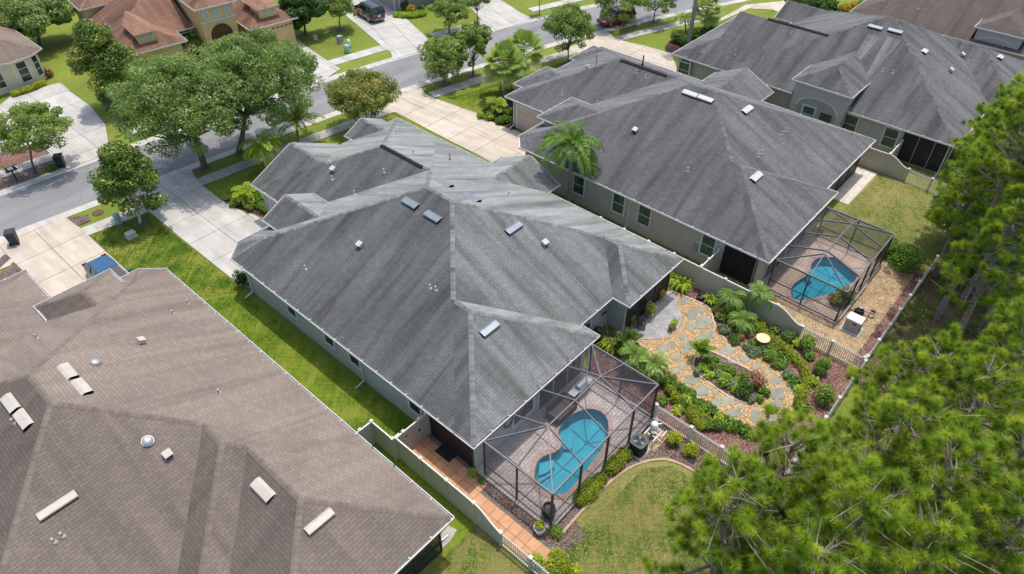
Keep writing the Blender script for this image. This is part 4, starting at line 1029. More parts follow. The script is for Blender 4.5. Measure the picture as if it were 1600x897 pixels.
far = House('house', 'greige house with pale streaks on its grey roof and an arched side entry', (0, 0), 0, [
    Blk([(60.1, 6.5), (80.3, 27.5)]), Blk([(69.0, 3.9), (80.3, 15)], 'hhgh'), Blk([(60.1, 15), (73.2, 32.75)], 'ghhh'),
    Blk([(60.1, 17), (73.2, 29.7)], 'ghgh', walls=False), Blk([(75.4, 18), (80.3, 29.6)], 'ghgh'),
    Blk([(59.5, 15.2), (67.0, 20.35)], 'hghh', z0=4.5, oh=.22)], M_ROOF_FAR, M_GREIGE, seed=12)
for a in ((1368, 43), (1399, 49)): far.fixture('slant', *a)
far.fixture('slant', 1444, 81, (.8, .5), M_VENTW); far.fixture('slant', 1562, 90, (.8, .5), M_VENTW)
for a in ((1502, 87), (1484, 111)): far.fixture('box', *a)
for a in ((1379, 112), (1394, 115), (1511, 99), (1099, 82), (1236, 53), (1096, 82)): far.fixture('pipe', *a)
far.fixture('pipe', 1148, 86, (.6, .05)); far.fixture('ridge', 1246, 43, (6.0,))
for a, s in (((1366, 55), (6.5, 1.0, .25)), ((1398, 60), (6.5, 1.2, .2)), ((1448, 93), (6.0, .3, 1.0)), ((1462, 80), (5.0, .3, .7)), ((1572, 96), (4.0, .3, .9))): far.fixture('stain', a[0], a[1], s, M_ROOF_FAR)
for a, h in (((1329, 192), 1.6), ((1392, 212), 1.6)): p = on_x(a[0], a[1], 60.55); far.window((p[0], p[1], 1.7), W, 1.05, h)
for a in ((1068, 113),): p = on_x(a[0], a[1], 60.2); far.window((p[0], p[1], 1.7), W, 1.1, 1.5, arch=True)
far.porch((60.55, on_x(1405, 228, 60.55)[1]), (60.55, on_x(1475, 258, 60.55)[1]), .1, 2.7, W, 3, None, M_VENT)
# arched entry: flat panel with the recess shade put into its colour
zz = Vector((0, 0, 1)); m = MB(); yc, hw = 17.75, 1.75
for k in range(14):
    a0, a1 = math.pi*k/14, math.pi*(k+1)/14
    for r0, r1, xx in ((1.0, 1.12, 59.70),):
        m.face([(xx, yc+math.cos(a)*hw*r, 2.35+math.sin(a)*.95*r) for a, r in ((a0, r0), (a0, r1), (a1, r1), (a1, r0))])
m.build('arch_trim', M_FRAME, far.o)
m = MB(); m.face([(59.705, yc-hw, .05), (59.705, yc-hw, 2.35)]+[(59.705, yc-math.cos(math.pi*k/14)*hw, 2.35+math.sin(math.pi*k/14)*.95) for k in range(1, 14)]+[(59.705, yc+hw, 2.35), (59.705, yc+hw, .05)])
m.build('entry_recess', simple('recess_shade_stucco', (0.36, 0.34, 0.31), .9), far.o)
far.window((59.705, yc+.6, 1.75), W, 1.0, 1.4)
m = MB(); m.box((59.69, yc-.95, 1.15), (.07, 1.0, 2.3)); m.build('front_door', M_GLASS2, far.o)
far.downspout((60.55, 6.97), 2.9, W)

tr = House('house', 'dark brown shingle roofed house with raised arched entry beside the streaked grey roof', (0, 0), 0, [
    Blk([(83.6, -4), (104, 18.6)]), Blk([(82.6, 6), (97, 24.2)], 'ghhh'), Blk([(83.0, 7.6), (92, 12.1)], 'hghh', z0=4.4, oh=.22)], M_ROOF_DBROWN, M_GREIGE, seed=15)
for y in (10.6, 8.9): tr.window((83.215, y, 2.0), W, .9, 1.5, arch=(y < 9))
tr.fixture('pipe', 1434, 14, (1.0, .06), M_VENTW)
m = MB()
for k in range(14):
    a0, a1 = math.pi*k/14, math.pi*(k+1)/14
    m.face([(83.19, 9.85+math.cos(a)*1.9*r, 2.7+math.sin(a)*.9*r) for a, r in ((a0, 1), (a0, 1.14), (a1, 1.14), (a1, 1))])
m.build('arch_trim', M_FRAME, tr.o)

ora = House('house', 'yellow stucco house with terracotta shingle roof, dormers and an arched entry tower', (23.9, 72.0), R(-8), [
    Blk([(0, 3.0), (15, 15)]), Blk([(0, 0), (6.1, 9)], 'hhgh'), Blk([(12.2, -1.6), (17.6, 10)], 'hhgh'), Blk([(7.9, .4), (12.2, 9)], 'hhgh', z0=5.5, oh=.35),
    Blk([(-.3, 12.0), (5.5, 18)], 'hhgh', z0=4.2)], M_ROOF_ORANGE, M_YELLOW, seed=21, roof_darken=True)
def dormer(h, x0, x1, y, zs, depth, lab):
    P = lambda x, yy, z: Vector(h.w((x, yy, z))); m = MB(); xm = (x0+x1)/2; z1 = zs+.75; zr = z1+.65
    m.face([P(x0, y, zs-.3), P(x1, y, zs-.3), P(x1, y, z1), P(x0, y, z1)])
    for x in (x0, x1): 
        f = [P(x, y, zs-.3), P(x, y, z1), P(x, y+depth, z1), P(x, y+depth, zs-.3)]; m.face(f); 
    ob = m.build('dormer', h.wallm, h.o); r = MB()
    a, b = P(x0-.3, y-.3, z1-.02), P(x1+.3, y-.3, z1-.02); t = P(xm, y+depth*.45, zr+.1); a2, b2, t2 = P(x0-.3, y+depth+1.2, z1-.02), P(x1+.3, y+depth+1.2, z1-.02), P(xm, y+depth+2.6, zr+.1)
    for f in ([a, b, t], [b, b2, t2, t], [a2, a, t, t2]): r.face(f, [(v.x, v.z*2) for v in f])
    r.build('dormer_roof', M_ROOF_ORANGE, ob, 'roof_darken')
    out = h.d((0, -1, 0)); u = h.d((1, 0, 0)); k = MB(); c = P(xm, y, (zs+z1)/2+.06)
    k.frame_box(c+out*.03, u, out, Vector((0, 0, 1)), ((x1-x0)*.86, .06, .62)); wf = k.build('dormer_window', M_FRAME, ob)
    for sg in (-1, 1): k = MB(); k.frame_box(c+out*.06+u*sg*(x1-x0)*.205, u, out, Vector((0, 0, 1)), ((x1-x0)*.36, .03, .48)); k.build('pane', simple('pale_pane', (.42, .45, .36), .3) if 'pale_pane' not in MATS else MATS['pale_pane'], wf)
dormer(ora, 1.9, 3.6, .9, 3.7, 2.2, ''); dormer(ora, 13.9, 15.9, -.7, 3.7, 2.2, '')
od = ora.d((0, -1, 0))
for x in (8.9, 10.05, 11.2):
    P = ora.w((x, .75, 4.6)); ora.window(P, od, .45, .7, simple('pale_glass', (.45, .50, .50), .3) if 'pale_glass' not in MATS else MATS['pale_glass'], 1, .07, M_WHITE, True)
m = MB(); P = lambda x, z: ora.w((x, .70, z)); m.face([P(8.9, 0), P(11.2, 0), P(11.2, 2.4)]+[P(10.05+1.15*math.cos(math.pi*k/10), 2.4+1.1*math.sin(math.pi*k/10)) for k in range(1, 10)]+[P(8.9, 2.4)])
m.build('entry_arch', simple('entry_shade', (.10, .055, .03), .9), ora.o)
m = MB(); [m.bar(ora.w((x0, .68, 3.95)), ora.w((x1, .68, 3.95)), .12) for x0, x1 in ((8.2, 11.95),)]; m.build('cornice', M_WHITE, ora.o)
ora.window(ora.w((7.0, 3.45, 1.8)), od, 1.4, 1.2, M_GLASS, 1, .12, M_WHITE, True)
ora.window(ora.w((2.2, 12.45, 3.1)), od, .7, .6, MATS['pale_glass'], 1, .1, M_WHITE, True)
m = MB()
for k in range(9):
    x = 12.9+k*.5; m.face([ora.w((x+.17*math.cos(math.pi*j/8), -1.17, 2.25+.17*math.sin(math.pi*j/8))) for j in range(9)])
m.build('garage_lites', simple('lite_shade', (.14, .07, .03), .6), ora.o)
for a in ((159, 29), (165, 38), (171, 41)): ora.fixture('pipe', a[0], a[1], None, M_VENTB)

bei = House('house', 'cream house with beige shingle roof and tall bay windows over a white driveway', (0, 0), 0, [
    Blk([(2, 79.4), (15.3, 79.3), (15.9, 78.95), (17.9, 79.2), (19.3, 80.1), (19.3, 91), (2, 91)])], M_ROOF_BEIGE, M_CREAM, M_WHITE, seed=30)
for k_ in (0, 2, 3):
    (ax, ay), (bx, by) = bei.B[0].W[k_], bei.B[0].W[k_+1]
    if k_ == 0: ax, ay = bx-1.7, by
    L = math.hypot(bx-ax, by-ay); out = ((by-ay)/L, -(bx-ax)/L, 0); bei.window(((ax+bx)/2, (ay+by)/2, 1.6), out, L*.5, 1.9, M_GLASS2, 3, .12, M_WHITE)
bei.window((18.85, 81.2, 1.6), E_, .8, 1.9, M_GLASS2, 3, .12, M_WHITE)
top = House('house', 'grey brown house corner with white trim beyond the parked black car', (54.0, 67.5), R(-14), [Blk([(-.3, -.2), (15, 13)]), Blk([(6, -3.0), (12, 6)], 'hhgh')], M_ROOF_DBROWN, simple('stucco_mauve', (.36, .33, .31), .9), seed=33)
for x in (.25, .9, 1.6): m = MB(); m.frame_box(top.w((x, .2, 1.4)), top.d((1, 0, 0)), top.d((0, 1, 0)), (0, 0, 1), (.14, .1, 2.8)); m.build('white_post', M_WHITE, top.o)
# ------------------------------------------------------------------ screen cages
def cage(label, x0, x1, y0, y1, zt, zr, nx, d0, d1, ylo, base=0.10, rail=0.95, wall_z0=None, dark_left=False):
    t = thing('screen_enclosure', label, 'pool enclosure', ((x0+x1)/2, (y0+y1)/2, 0)); ym = (y0+y1)/2; bw = .075
    xs = [x0+(x1-x0)*k/nx for k in range(nx+1)]; rx0, rx1 = x0+d0, x1-d1
    rid = [max(rx0, min(rx1, x)) for x in xs]
    def beam(a, b, w=bw, m=None, n='beam'): MB().bar(a, b, w*.8, w*1.25).build(n, m or M_CAGEL, t)
    def scr(pts, m=None):
        k = MB(); k.face(pts); k.build('screen', m or M_SCREEN, t)
    # perimeter
    for i in range(nx): beam((xs[i], y0, zt), (xs[i+1], y0, zt), .09); beam((xs[i], y1, zt), (xs[i+1], y1, zt), .09)
    for x in (x0, x1): beam((x, y0, zt), (x, ym, zt), .09); beam((x, ym, zt), (x, y1, zt), .09)
    # ridge and rafters
    nodes = [(rid[i], ym, zr) for i in range(nx+1)]
    for i in range(nx):
        if nodes[i][0] != nodes[i+1][0]: beam(nodes[i], nodes[i+1])
    for i in range(nx+1):
        beam(nodes[i], (xs[i], y0, zt)); beam(nodes[i], (xs[i], y1, zt))
    beam(nodes[0], (x0, ym, zt)); beam(nodes[-1], (x1, ym, zt))
    for i in range(nx):
        a, b = nodes[i], nodes[i+1]
        for yy in (y0, y1):
            q = [a, b, (xs[i+1], yy, zt), (xs[i], yy, zt)] if a != b else [a, (xs[i+1], yy, zt), (xs[i], yy, zt)]
            scr([(p[0], p[1], p[2]-.01) for p in q])
    for xx, nd in ((x0, nodes[0]), (x1, nodes[-1])):
        for ya, yb in ((y0, ym), (ym, y1)): scr([(nd[0], nd[1], nd[2]-.01), (xx, ya, zt-.01), (xx, yb, zt-.01)])
    # walls
    def post(x, y, w=.10): MB().box((x, y, (zt+base)/2), (w, w, zt-base)).build('post', M_CAGE, t)
    wz = wall_z0 or base
    for i in range(nx+1): post(xs[i], y0)
    for x in (x0, x1): post(x, ym, .08); post(x, y1-.02, .08)
    for i in range(nx):
        beam((xs[i], y0, rail), (xs[i+1], y0, rail), .05, M_CAGE, 'rail'); beam((xs[i], y0, base+.04), (xs[i+1], y0, base+.04), .06, M_CAGEL, 'rail')
        scr([(xs[i], y0, base), (xs[i+1], y0, base), (xs[i+1], y0, zt), (xs[i], y0, zt)], M_SCREEND)
    for x in (x0, x1):
        for ya, yb in ((y0, ym), (ym, y1)):
            beam((x, ya, rail), (x, yb, rail), .05, M_CAGE, 'rail'); beam((x, ya, base+.04), (x, yb, base+.04), .06, M_CAGEL, 'rail')
            scr([(x, ya, base), (x, yb, base), (x, yb, zt), (x, ya, zt)], M_SCREEN if dark_left and x == x0 else M_SCREEND)
    return t
cage('hipped screen cage over the kidney shaped pool', 14.66, 23.55, 10.6, 15.05, 2.92, 3.85, 4, 2.3, 2.3, 0)
cage('screen cage over the freeform pool with pale steps', 37.9, 45.8, 6.1, 10.85, 2.62, 3.45, 4, 1.6, 2.0, 0)
m = MB(); m.box((40.3, 6.02, .30), (4.7, .16, .50)); m.box((41.9, 5.98, .0), (.1, .1, .1))
m = MB(); m.box((40.2, 5.93, .22), (4.6, .14, .44)); setp(m.build('planter_wall', M_TAUPE), 'low taupe wall along the base of the freeform pool cage', 'low wall')

# ------------------------------------------------------------------ fences
def fence(name, label, cat, pts, mat, group=None):
    "pts: (x, y, top height, kind of the bay that follows)"
    t = thing(name, label, cat, (pts[0][0], pts[0][1], 0), group); pk = MB()
    for i, (x, y, h, kind) in enumerate(pts):
        p = MB(); p.box((x, y, (h+.06)/2), (.13, .13, h+.06)); po = p.build('post', mat, t)
        c = MB(); c.box((x, y, h+.075), (.18, .18, .035)); s2 = .08; zc = h+.0925
        for a, b in (((-s2, -s2), (s2, -s2)), ((s2, -s2), (s2, s2)), ((s2, s2), (-s2, s2)), ((-s2, s2), (-s2, -s2))): c.face([(x+a[0], y+a[1], zc), (x+b[0], y+b[1], zc), (x, y, zc+.06)])
        c.build('post_cap', M_RAIL, po)
        if i == len(pts)-1 or kind is None: continue
        x2, y2, h2, _ = pts[i+1]; a, b = Vector((x, y, 0)), Vector((x2, y2, 0)); e = (b-a).normalized(); n = Vector((-e.y, e.x, 0)); a += e*.06; b -= e*.06; L = (b-a).length
        if kind == 'solid':
            ns = 8 if abs(h-h2) > .2 else 1; nb = max(1, round(L/.28))
            prof = lambda f: h+(h2-h)*(0.5-0.5*math.cos(math.pi*f))
            q = MB()
            for k in range(nb):          # tongue and groove boards
                f0, f1 = k/nb, (k+1)/nb; c0 = a.lerp(b, f0)+e*.006; c1 = a.lerp(b, f1)-e*.006
                for sg in (-1, 1):
                    o = n*sg*(.022+.003*(k % 2)); z = Vector((0, 0, 1)); F = [c0+o+z*.05, c1+o+z*.05, c1+o+z*(prof(f1)-.04), c0+o+z*(prof(f0)-.04)]
                    q.face(F if sg < 0 else F[::-1])
            q.build('panel', mat, t)
            r = MB(); nr = 10 if abs(h-h2) > .2 else 1
            for k in range(nr): r.bar(a.lerp(b, k/nr)+Vector((0, 0, prof(k/nr)-.02)), a.lerp(b, (k+1)/nr)+Vector((0, 0, prof((k+1)/nr)-.02)), .07, .09)
            r.build('top_rail', M_RAIL, t)
            MB().bar(a+Vector((0, 0, .09)), b+Vector((0, 0, .09)), .06, .12).build('bottom_rail', mat, t)
        else:
            for z in (h*.92, .16): MB().bar(a+Vector((0, 0, z)), b+Vector((0, 0, z)), .05, .07).build('rail', M_RAIL, t)
            k = int(L/.115)
            for j in range(k):
                c = a.lerp(b, (j+.5)/k); pk.box((c.x, c.y, (h+.10)/2+.02), (.045, .03, h-.02), math.atan2(e.y, e.x))
    if pk.f: pk.build('pickets', M_RAIL, t, kind='stuff')
    return t
S, K = 'solid', 'picket'
fence('privacy_fence', 'tan vinyl fence beside the terracotta paver walk', 'fence', [(12.33, 19.12, 1.83, S), (12.33, 17.26, 1.83, S), (12.33, 15.38, 1.83, S), (12.33, 13.5, 1.83, S), (12.33, 11.78, 1.15, K), (12.33, 9.9, 1.15, K), (12.33, 8.0, 1.15, K), (12.33, 6.1, 1.15, None)], M_FENCEL)
fence('privacy_fence', 'short tan vinyl fence jogging from the brown roofed house to the terracotta walk', 'fence', [(10.25, 20.9, 1.83, S), (11.4, 20.9, 1.83, S), (12.17, 20.9, 1.83, S), (12.17, 19.22, 1.83, None)], M_FENCEL)
t = fence('garden_gate', 'tan vinyl gate between the terracotta walk and the green side lawn', 'gate', [(12.52, 19.14, 1.83, S), (12.85, 19.14, 1.83, S), (13.95, 19.14, 1.83, S), (14.45, 19.14, 1.83, None)], M_FENCEL)
m = MB(); m.box((13.85, 19.09, 1.05), (.10, .05, .16)); m.box((12.95, 19.09, 1.4), (.14, .04, .08)); m.build('latch', M_BLACK, t)
fence('privacy_fence', 'long tan vinyl fence between the pebble garden and the taupe house', 'fence', [(34.88, 22.7, 1.83, S), (34.88, 20.64, 1.83, S), (34.88, 18.6, 1.83, S), (34.88, 16.55, 1.83, S), (34.88, 14.47, 1.83, S), (34.88, 12.66, 1.83, S), (34.88, 10.8, 1.83, S), (34.88, 9.0, 1.83, S), (34.88, 7.2, 1.15, K), (34.88, 5.25, 1.15, K), (34.88, 3.3, 1.15, None)], M_FENCE)
fence('privacy_fence', 'short tan vinyl fence joining the taupe house wall to the long fence', 'fence', [(35.05, 14.49, 1.83, S), (35.95, 14.49, 1.83, S), (37.25, 14.49, 1.83, None)], M_FENCE)
fence('picket_fence', 'white picket fence at the rear of the yard with pool heater', 'fence', [(35.1, 3.24, 1.15, K)]+[(35.1+1.78*i, 3.24, 1.15, K) for i in range(1, 7)]+[(47.56, 3.24, 1.15, None)], M_RAIL)
fence('picket_fence', 'white picket fence behind the pebble garden shaded by pines', 'fence', [(34.65, 3.18, 1.15, K)]+[(34.65-1.85*i, 3.18, 1.15, K) for i in range(1, 6)]+[(23.6, 3.18, 1.15, None)], M_RAIL)
fence('picket_fence', 'white picket fence from the kidney pool cage along the pebble garden', 'fence', [(23.66, 10.5, 1.2, K), (23.62, 8.25, 1.2, K), (23.58, 6.4, 1.2, K), (23.55, 4.8, 1.2, K), (23.52, 3.3, 1.2, None)], M_RAIL)
fence('privacy_fence', 'tan vinyl fence beside the white paver patio and the dry lawn', 'fence', [(57.55, 13.9, 1.83, S), (57.55, 12.05, 1.83, S), (57.58, 10.37, 1.83, S), (57.6, 8.64, 1.15, K), (57.4, 6.75, 1.15, K), (57.2, 4.9, 1.15, K), (57.1, 3.2, 1.15, None)], M_FENCE)
fence('privacy_fence', 'very short tan vinyl fence joining the greige house to the patio fence', 'fence', [(57.75, 10.4, 1.83, S), (59.0, 10.4, 1.83, S), (60.45, 10.4, 1.83, None)], M_FENCE)

# ------------------------------------------------------------------ equipment and furniture
def ac_unit(x, y):
    t = thing('air_conditioner', 'black air conditioner condenser beside the kidney pool cage', 'air conditioner', (x, y, 0))
    m = MB(); m.box((x, y, .04), (1.05, 1.05, .08)); m.build('concrete_pad', M_CONCG, t)
    P = lambda h, r, z: [(x+sx*(h-(r if i else 0)), y+sy*(h-(0 if i else r)), z) for sx, sy, o in ((1, -1, 0), (1, 1, 1), (-1, 1, 0), (-1, -1, 1)) for i in ((0, 1) if o == 0 else (0, 1))]
    oct_ = [(x+.42*math.copysign(abs(math.cos(a))**.45, math.cos(a)), y+.42*math.copysign(abs(math.sin(a))**.45, math.sin(a))) for a in [2*math.pi*k/24 for k in range(24)]]
    m = MB(); m.prism(oct_, .08, .86); m.build('casing', M_BLACK, t)
    lv = MB()
    for k in range(9): lv.prism(inset(ccw(oct_), -.012), .14+k*.078, .165+k*.078, True)
    lv.build('louvres', M_BLACK, t)
    m = MB(); m.prism(inset(ccw(oct_), -.02), .86, .90); m.build('top_cover', simple('ac_top', (.06, .075, .085), .4, .4), t)
    g = MB()
    for k in range(6): r = .06+k*.05; g.tube([(x+r*math.cos(a), y+r*math.sin(a), .93) for a in [2*math.pi*j/20 for j in range(21)]], .008, 4, False)
    g.build('fan_grille', M_BLACK, t)
    for k in range(3):
        b = MB(); a = k*2.1+.4; b.face([(x+.06*math.cos(a), y+.06*math.sin(a), .905), (x+.30*math.cos(a-.35), y+.30*math.sin(a-.35), .908), (x+.31*math.cos(a+.25), y+.31*math.sin(a+.25), .915)]); b.build('fan_blade', M_VENTW, t)
ac_unit(21.25, 10.0 - .05)
def pool_pump(x, y):
    t = thing('pool_pump', 'white pool pump, filter and pipework beside the black condenser', 'pool equipment', (x, y, 0))
    m = MB(); m.box((x, y, .03), (1.5, 1.1, .06)); m.build('pad', M_PEBBLE2, t)
    m = MB(); m.lathe((x+.35, y+.25, .06), [(.20, 0), (.22, .1), (.22, .62), (.18, .72), (.08, .78), (.0, .78)], 16); m.build('filter_tank', M_PVC, t)
    m = MB(); m.tube([(x-.45, y+.1, .25), (x+.0, y+.1, .25)], .11, 12); m.tube([(x, y+.1, .25), (x+.15, y+.1, .27)], [.14, .10], 12); m.build('motor', M_BLACK, t)
    m = MB(); m.lathe((x+.05, y+.1, .2), [(.12, 0), (.12, .22), (.13, .24), (.0, .26)], 12); m.build('strainer', M_GREYP, t)
    for pts in ([(x-.55, y-.25, .06), (x-.55, y-.25, .55), (x+.3, y-.25, .55), (x+.35, y+.1, .55)], [(x-.35, y+.42, .06), (x-.35, y+.42, .42), (x+.2, y+.42, .42)], [(x+.1, y+.1, .42), (x+.1, y-.4, .42), (x+.6, y-.4, .42), (x+.6, y-.4, .06)], [(x-.1, y-.45, .06), (x-.1, y-.45, .30), (x-.1, y+.45, .30)], [(x+.65, y+.0, .06), (x+.65, y+.0, .7), (x+.35, y+.25, .7)]):
        m = MB(); m.tube(pts, .035, 8); m.build('pipe', M_PVC, t)
    m = MB(); m.box((x+.62, y+.35, .55), (.12, .3, .45)); m.build('control_box', M_GREYP, t)
pool_pump(22.5, 9.75)
def heater(x, y):
    t = thing('pool_heater', 'grey and white pool heater on a slab beside the picket fence', 'pool heater', (x, y, 0))
    m = MB(); m.box((x, y, .04), (1.15, 1.25, .08)); m.build('concrete_pad', M_CONCG, t)
    m = MB(); m.box((x, y, .52), (.72, .92, .86)); m.build('cabinet', M_GREYP, t)
    m = MB(); pr = [(x-.38, .93), (x-.38, 1.0), (x-.28, 1.06), (x+.28, 1.06), (x+.38, 1.0), (x+.38, .93)]
    a = [(px, y-.48, z) for px, z in pr]; b = [(px, y+.48, z) for px, z in pr]
    for i in range(6): j = (i+1) % 6; m.face([a[i], a[j], b[j], b[i]])
    m.face(a[::-1]); m.face(b); m.build('lid', M_PVC, t)
    m = MB()
    for k in range(5): m.box((x, y-.47, .25+k*.06), (.5, .02, .02))
    m.build('grille', M_BLACK, t)
    m = MB(); m.box((x-.365, y-.1, .75), (.02, .22, .1)); m.build('display', M_BLACK, t)
heater(38.05, 5.05)
t = thing('pool_filter', 'black pool filter tank with grey valves beside the pool heater', 'pool filter', (39.3, 5.05, 0))
m = MB(); m.lathe((39.3, 5.2, 0), [(.28, .0), (.30, .1), (.30, .6), (.24, .75), (.1, .82), (0, .82)], 18); m.build('tank', M_BLACK, t)
m = MB(); m.lathe((39.3, 5.2, .80), [(.08, 0), (.08, .1), (.16, .12), (.16, .15), (0, .17)], 12); m.build('valve_cap', M_GREYP, t)
for pts in ([(39.3, 5.2, .5), (39.3, 4.7, .5), (40.0, 4.7, .5), (40.0, 4.7, .05)], [(39.5, 5.2, .3), (39.9, 5.0, .3), (40.0, 4.4, .3), (40.0, 4.4, .05)], [(38.5, 5.0, .35), (39.0, 4.9, .35)]): m = MB(); m.tube(pts, .04, 8); m.build('pipe', M_GREYP, t)
m = MB(); m.tube([(40.0, 4.7, .5), (40.0, 4.4, .5)], .075, 10); m.build('motor', M_BLACK, t)

def lathe_thing(name, label, cat, x, y, z, prof, mat, seg=18, group=None):
    t = thing(name, label, cat, (x, y, z), group); m = MB(); m.lathe((x, y, z), prof, seg); m.build(name+'_body', mat, t, smooth=False); return t
POTP = [(.16, 0), (.24, .38), (.27, .40), (.27, .44), (.22, .44), (.21, .38), (0, .37)]
x, y = G2(1188, 541); t = thing('birdbath', 'pale yellow birdbath in the red mulch beside the low hedge', 'birdbath', (x, y, 0))
m = MB(); m.lathe((x, y, 0), [(.20, 0), (.20, .06), (.10, .12), (.08, .5), (.13, .62)], 16); m.build('pedestal', M_BIRD, t)
m = MB(); m.lathe((x, y, .60), [(.12, 0), (.36, .10), (.42, .15), (.39, .15), (.28, .09), (0, .07)], 22); m.build('bowl', M_BIRD, t)
# doormat
c = G2(698, 708); m = MB(); m.prism([(c[0]-.38, c[1]-.55), (c[0]+.38, c[1]-.55), (c[0]+.38, c[1]+.55), (c[0]-.38, c[1]+.55)], .052, .068); setp(m.build('doormat', M_BLACK), 'black doormat on the terracotta pavers', 'doormat')
def chair(x, y, rz, label):
    t = thing('garden_chair', label, 'chair', (x, y, .06)); ca, sa = math.cos(rz), math.sin(rz)
    def L(a, b, z): return (x+a*ca-b*sa, y+a*sa+b*ca, z+.06)
    ex, ey = (ca, sa, 0), (-sa, ca, 0)
    m = MB(); m.frame_box(L(0, 0, .43), ex, ey, (0, 0, 1), (.5, .5, .05)); m.build('seat', M_CUSHION, t)
    for k in range(5): m = MB(); m.frame_box(L(-.2+.1*k, .26, .70), ex, ey, (0, 0, 1), (.06, .03, .5)); m.build('back_slat', M_CUSHION, t)
    m = MB(); m.frame_box(L(0, .26, .96), ex, ey, (0, 0, 1), (.52, .05, .07)); m.build('back_rail', M_CUSHION, t)
    for a in (-.23, .23):
        for b in (-.23, .24): m = MB(); m.bar(L(a, b, 0), L(a, b, .42 if b < 0 else .95), .045); m.build('leg', M_CUSHION, t)
        m = MB(); m.bar(L(a, -.24, .64), L(a, .26, .66), .05); m.build('armrest', M_CUSHION, t)
c = G2(1001, 512); chair(c[0], c[1], .6, 'dark slatted garden chair on the grey paver patio')
t = thing('patio_sofa', 'covered dark brown sofa on the deck inside the kidney pool cage', 'sofa', (20.4, 14.55, .1))
m = MB(); m.box((20.4, 14.5, .35), (1.5, .85, .45)); m.build('seat', M_CUSHION, t); m = MB(); m.box((20.4, 14.98, .62), (1.5, .16, .7)); m.build('backrest', M_CUSHION, t)
for sx in (-.8, .8): m = MB(); m.box((20.4+sx, 14.55, .46), (.14, .9, .6)); m.build('armrest', M_CUSHION, t)
t = thing('barbecue_grill', 'grey barbecue grill against the rear wall inside the kidney pool cage', 'grill', (22.2, 14.65, .1))
m = MB(); m.box((22.2, 14.6, .5), (1.0, .55, .8)); m.build('cart', M_GREYP, t); m = MB(); m.tube([(21.85, 14.6, .95), (22.55, 14.6, .95)], .2, 14); m.build('hood', M_METAL, t)
for sx in (-.72, .72): m = MB(); m.box((22.2+sx, 14.6, .88), (.42, .45, .04)); m.build('side_shelf', M_METAL, t)
lathe_thing('planter_urn', 'big dark planter urn in the corner of the kidney pool cage', 'planter', 15.05, 11.05, .1, [(.20, 0), (.34, .25), (.36, .5), (.28, .68), (.32, .74), (.26, .74), (.22, .6), (0, .58)], M_BLACK)
t = thing('wreath', 'dark round wreath on the rear wall inside the kidney pool cage', 'wreath', (16.9, 15.6, 1.6))
m = MB(); m.tube([(17.1+.33*math.cos(a), 15.58, 1.6+.33*math.sin(a)) for a in [2*math.pi*k/20 for k in range(21)]], .06, 8, False); m.build('ring', M_CUSHION, t)
c = G2(1094, 467); t = thing('fire_ring', 'small black ring planter in the red mulch by the tan fence', 'planter', (c[0], c[1], 0)); m = MB(); m.lathe((c[0], c[1], .01), [(.26, 0), (.28, .22), (.20, .22), (.19, .08), (0, .07)], 18); m.build('ring', M_BLACK, t)
t = thing('covered_cart', 'dark covered cart standing in the alcove by the sage wall', 'cart', (26.0, 16.4, 0))
m = MB(); m.lathe((26.3, 16.45, 0), [(.28, .0), (.34, .4), (.33, .9), (.22, 1.2), (.0, 1.32)], 14); m.build('cover', M_BLACK, t)
t = thing('garden_rake', 'thin garden rake leaning on the sage wall of the alcove', 'rake', (27.3, 16.5, 0)); m = MB(); m.bar((27.3, 16.35, 0), (27.35, 16.8, 1.5), .035); m.build('handle', M_TWIG, t); m = MB(); m.box((27.35, 16.78, 1.55), (.45, .06, .10)); m.build('head', M_BLACK, t)
c = G2(934, 536); m = MB(); m.prism([(c[0]+.42*math.cos(a), c[1]+.36*math.sin(a)) for a in (0, .9, 1.9, 2.9, 3.9, 5.1)], 0, .07); setp(m.build('stepping_stone', M_POT), 'orange stepping stone near the corner of the kidney pool cage', 'stepping stone')
# ------------------------------------------------------------------ street furniture
def trash_can(px, py, label, rz, mat):
    x, y = G2(px, py); t = thing('wheeled_bin', label, 'bin', (x, y, .055)); ca, sa = math.cos(rz), math.sin(rz); ex, ey = Vector((ca, sa, 0)), Vector((-sa, ca, 0)); o = Vector((x, y, .055)); z = Vector((0, 0, 1))
    m = MB(); b = [o+ex*sx*.24+ey*sy*.27+z*.06 for sx, sy in ((-1, -1), (1, -1), (1, 1), (-1, 1))]; tp = [o+ex*sx*.31+ey*sy*.36+z*1.0 for sx, sy in ((-1, -1), (1, -1), (1, 1), (-1, 1))]
    for i in range(4): j = (i+1) % 4; m.face([b[i], b[j], tp[j], tp[i]])
    m.face(b[::-1]); m.build('body', mat, t)
    m = MB(); m.frame_box(o+z*1.03, ex, ey, z, (.68, .78, .07)); m.frame_box(o+z*1.08+ey*.02, ex, ey, z, (.5, .6, .04)); m.build('lid', mat, t)
    m = MB(); m.bar(o+ex*-.25+ey*.42+z*.98, o+ex*.25+ey*.42+z*.98, .04); m.build('handle', mat, t)
    for sx in (-.28, .28): m = MB(); m.tube([o+ex*(sx-.03)+ey*.27+z*.12, o+ex*(sx+.03)+ey*.27+z*.12], .12, 12); m.build('wheel', M_BLACK, t)
trash_can(98, 261, 'dark wheeled bin beside the mailboxes across the street', R(150), M_BLACK)
trash_can(25, 381, 'dark wheeled bin on the beige driveway apron', R(155), simple('bin_slate', (.045, .05, .06), .5))
x, y = G2(27, 283); t = thing('mailbox_post', 'black double mailbox on a post in the brown mulch strip', 'mailbox', (x, y, 0))
m = MB(); m.box((x, y, .55), (.10, .10, 1.1)); m.build('post', M_BLACK, t); m = MB(); m.box((x, y, 1.0), (.9, .08, .08)); m.build('crossbar', M_BLACK, t)
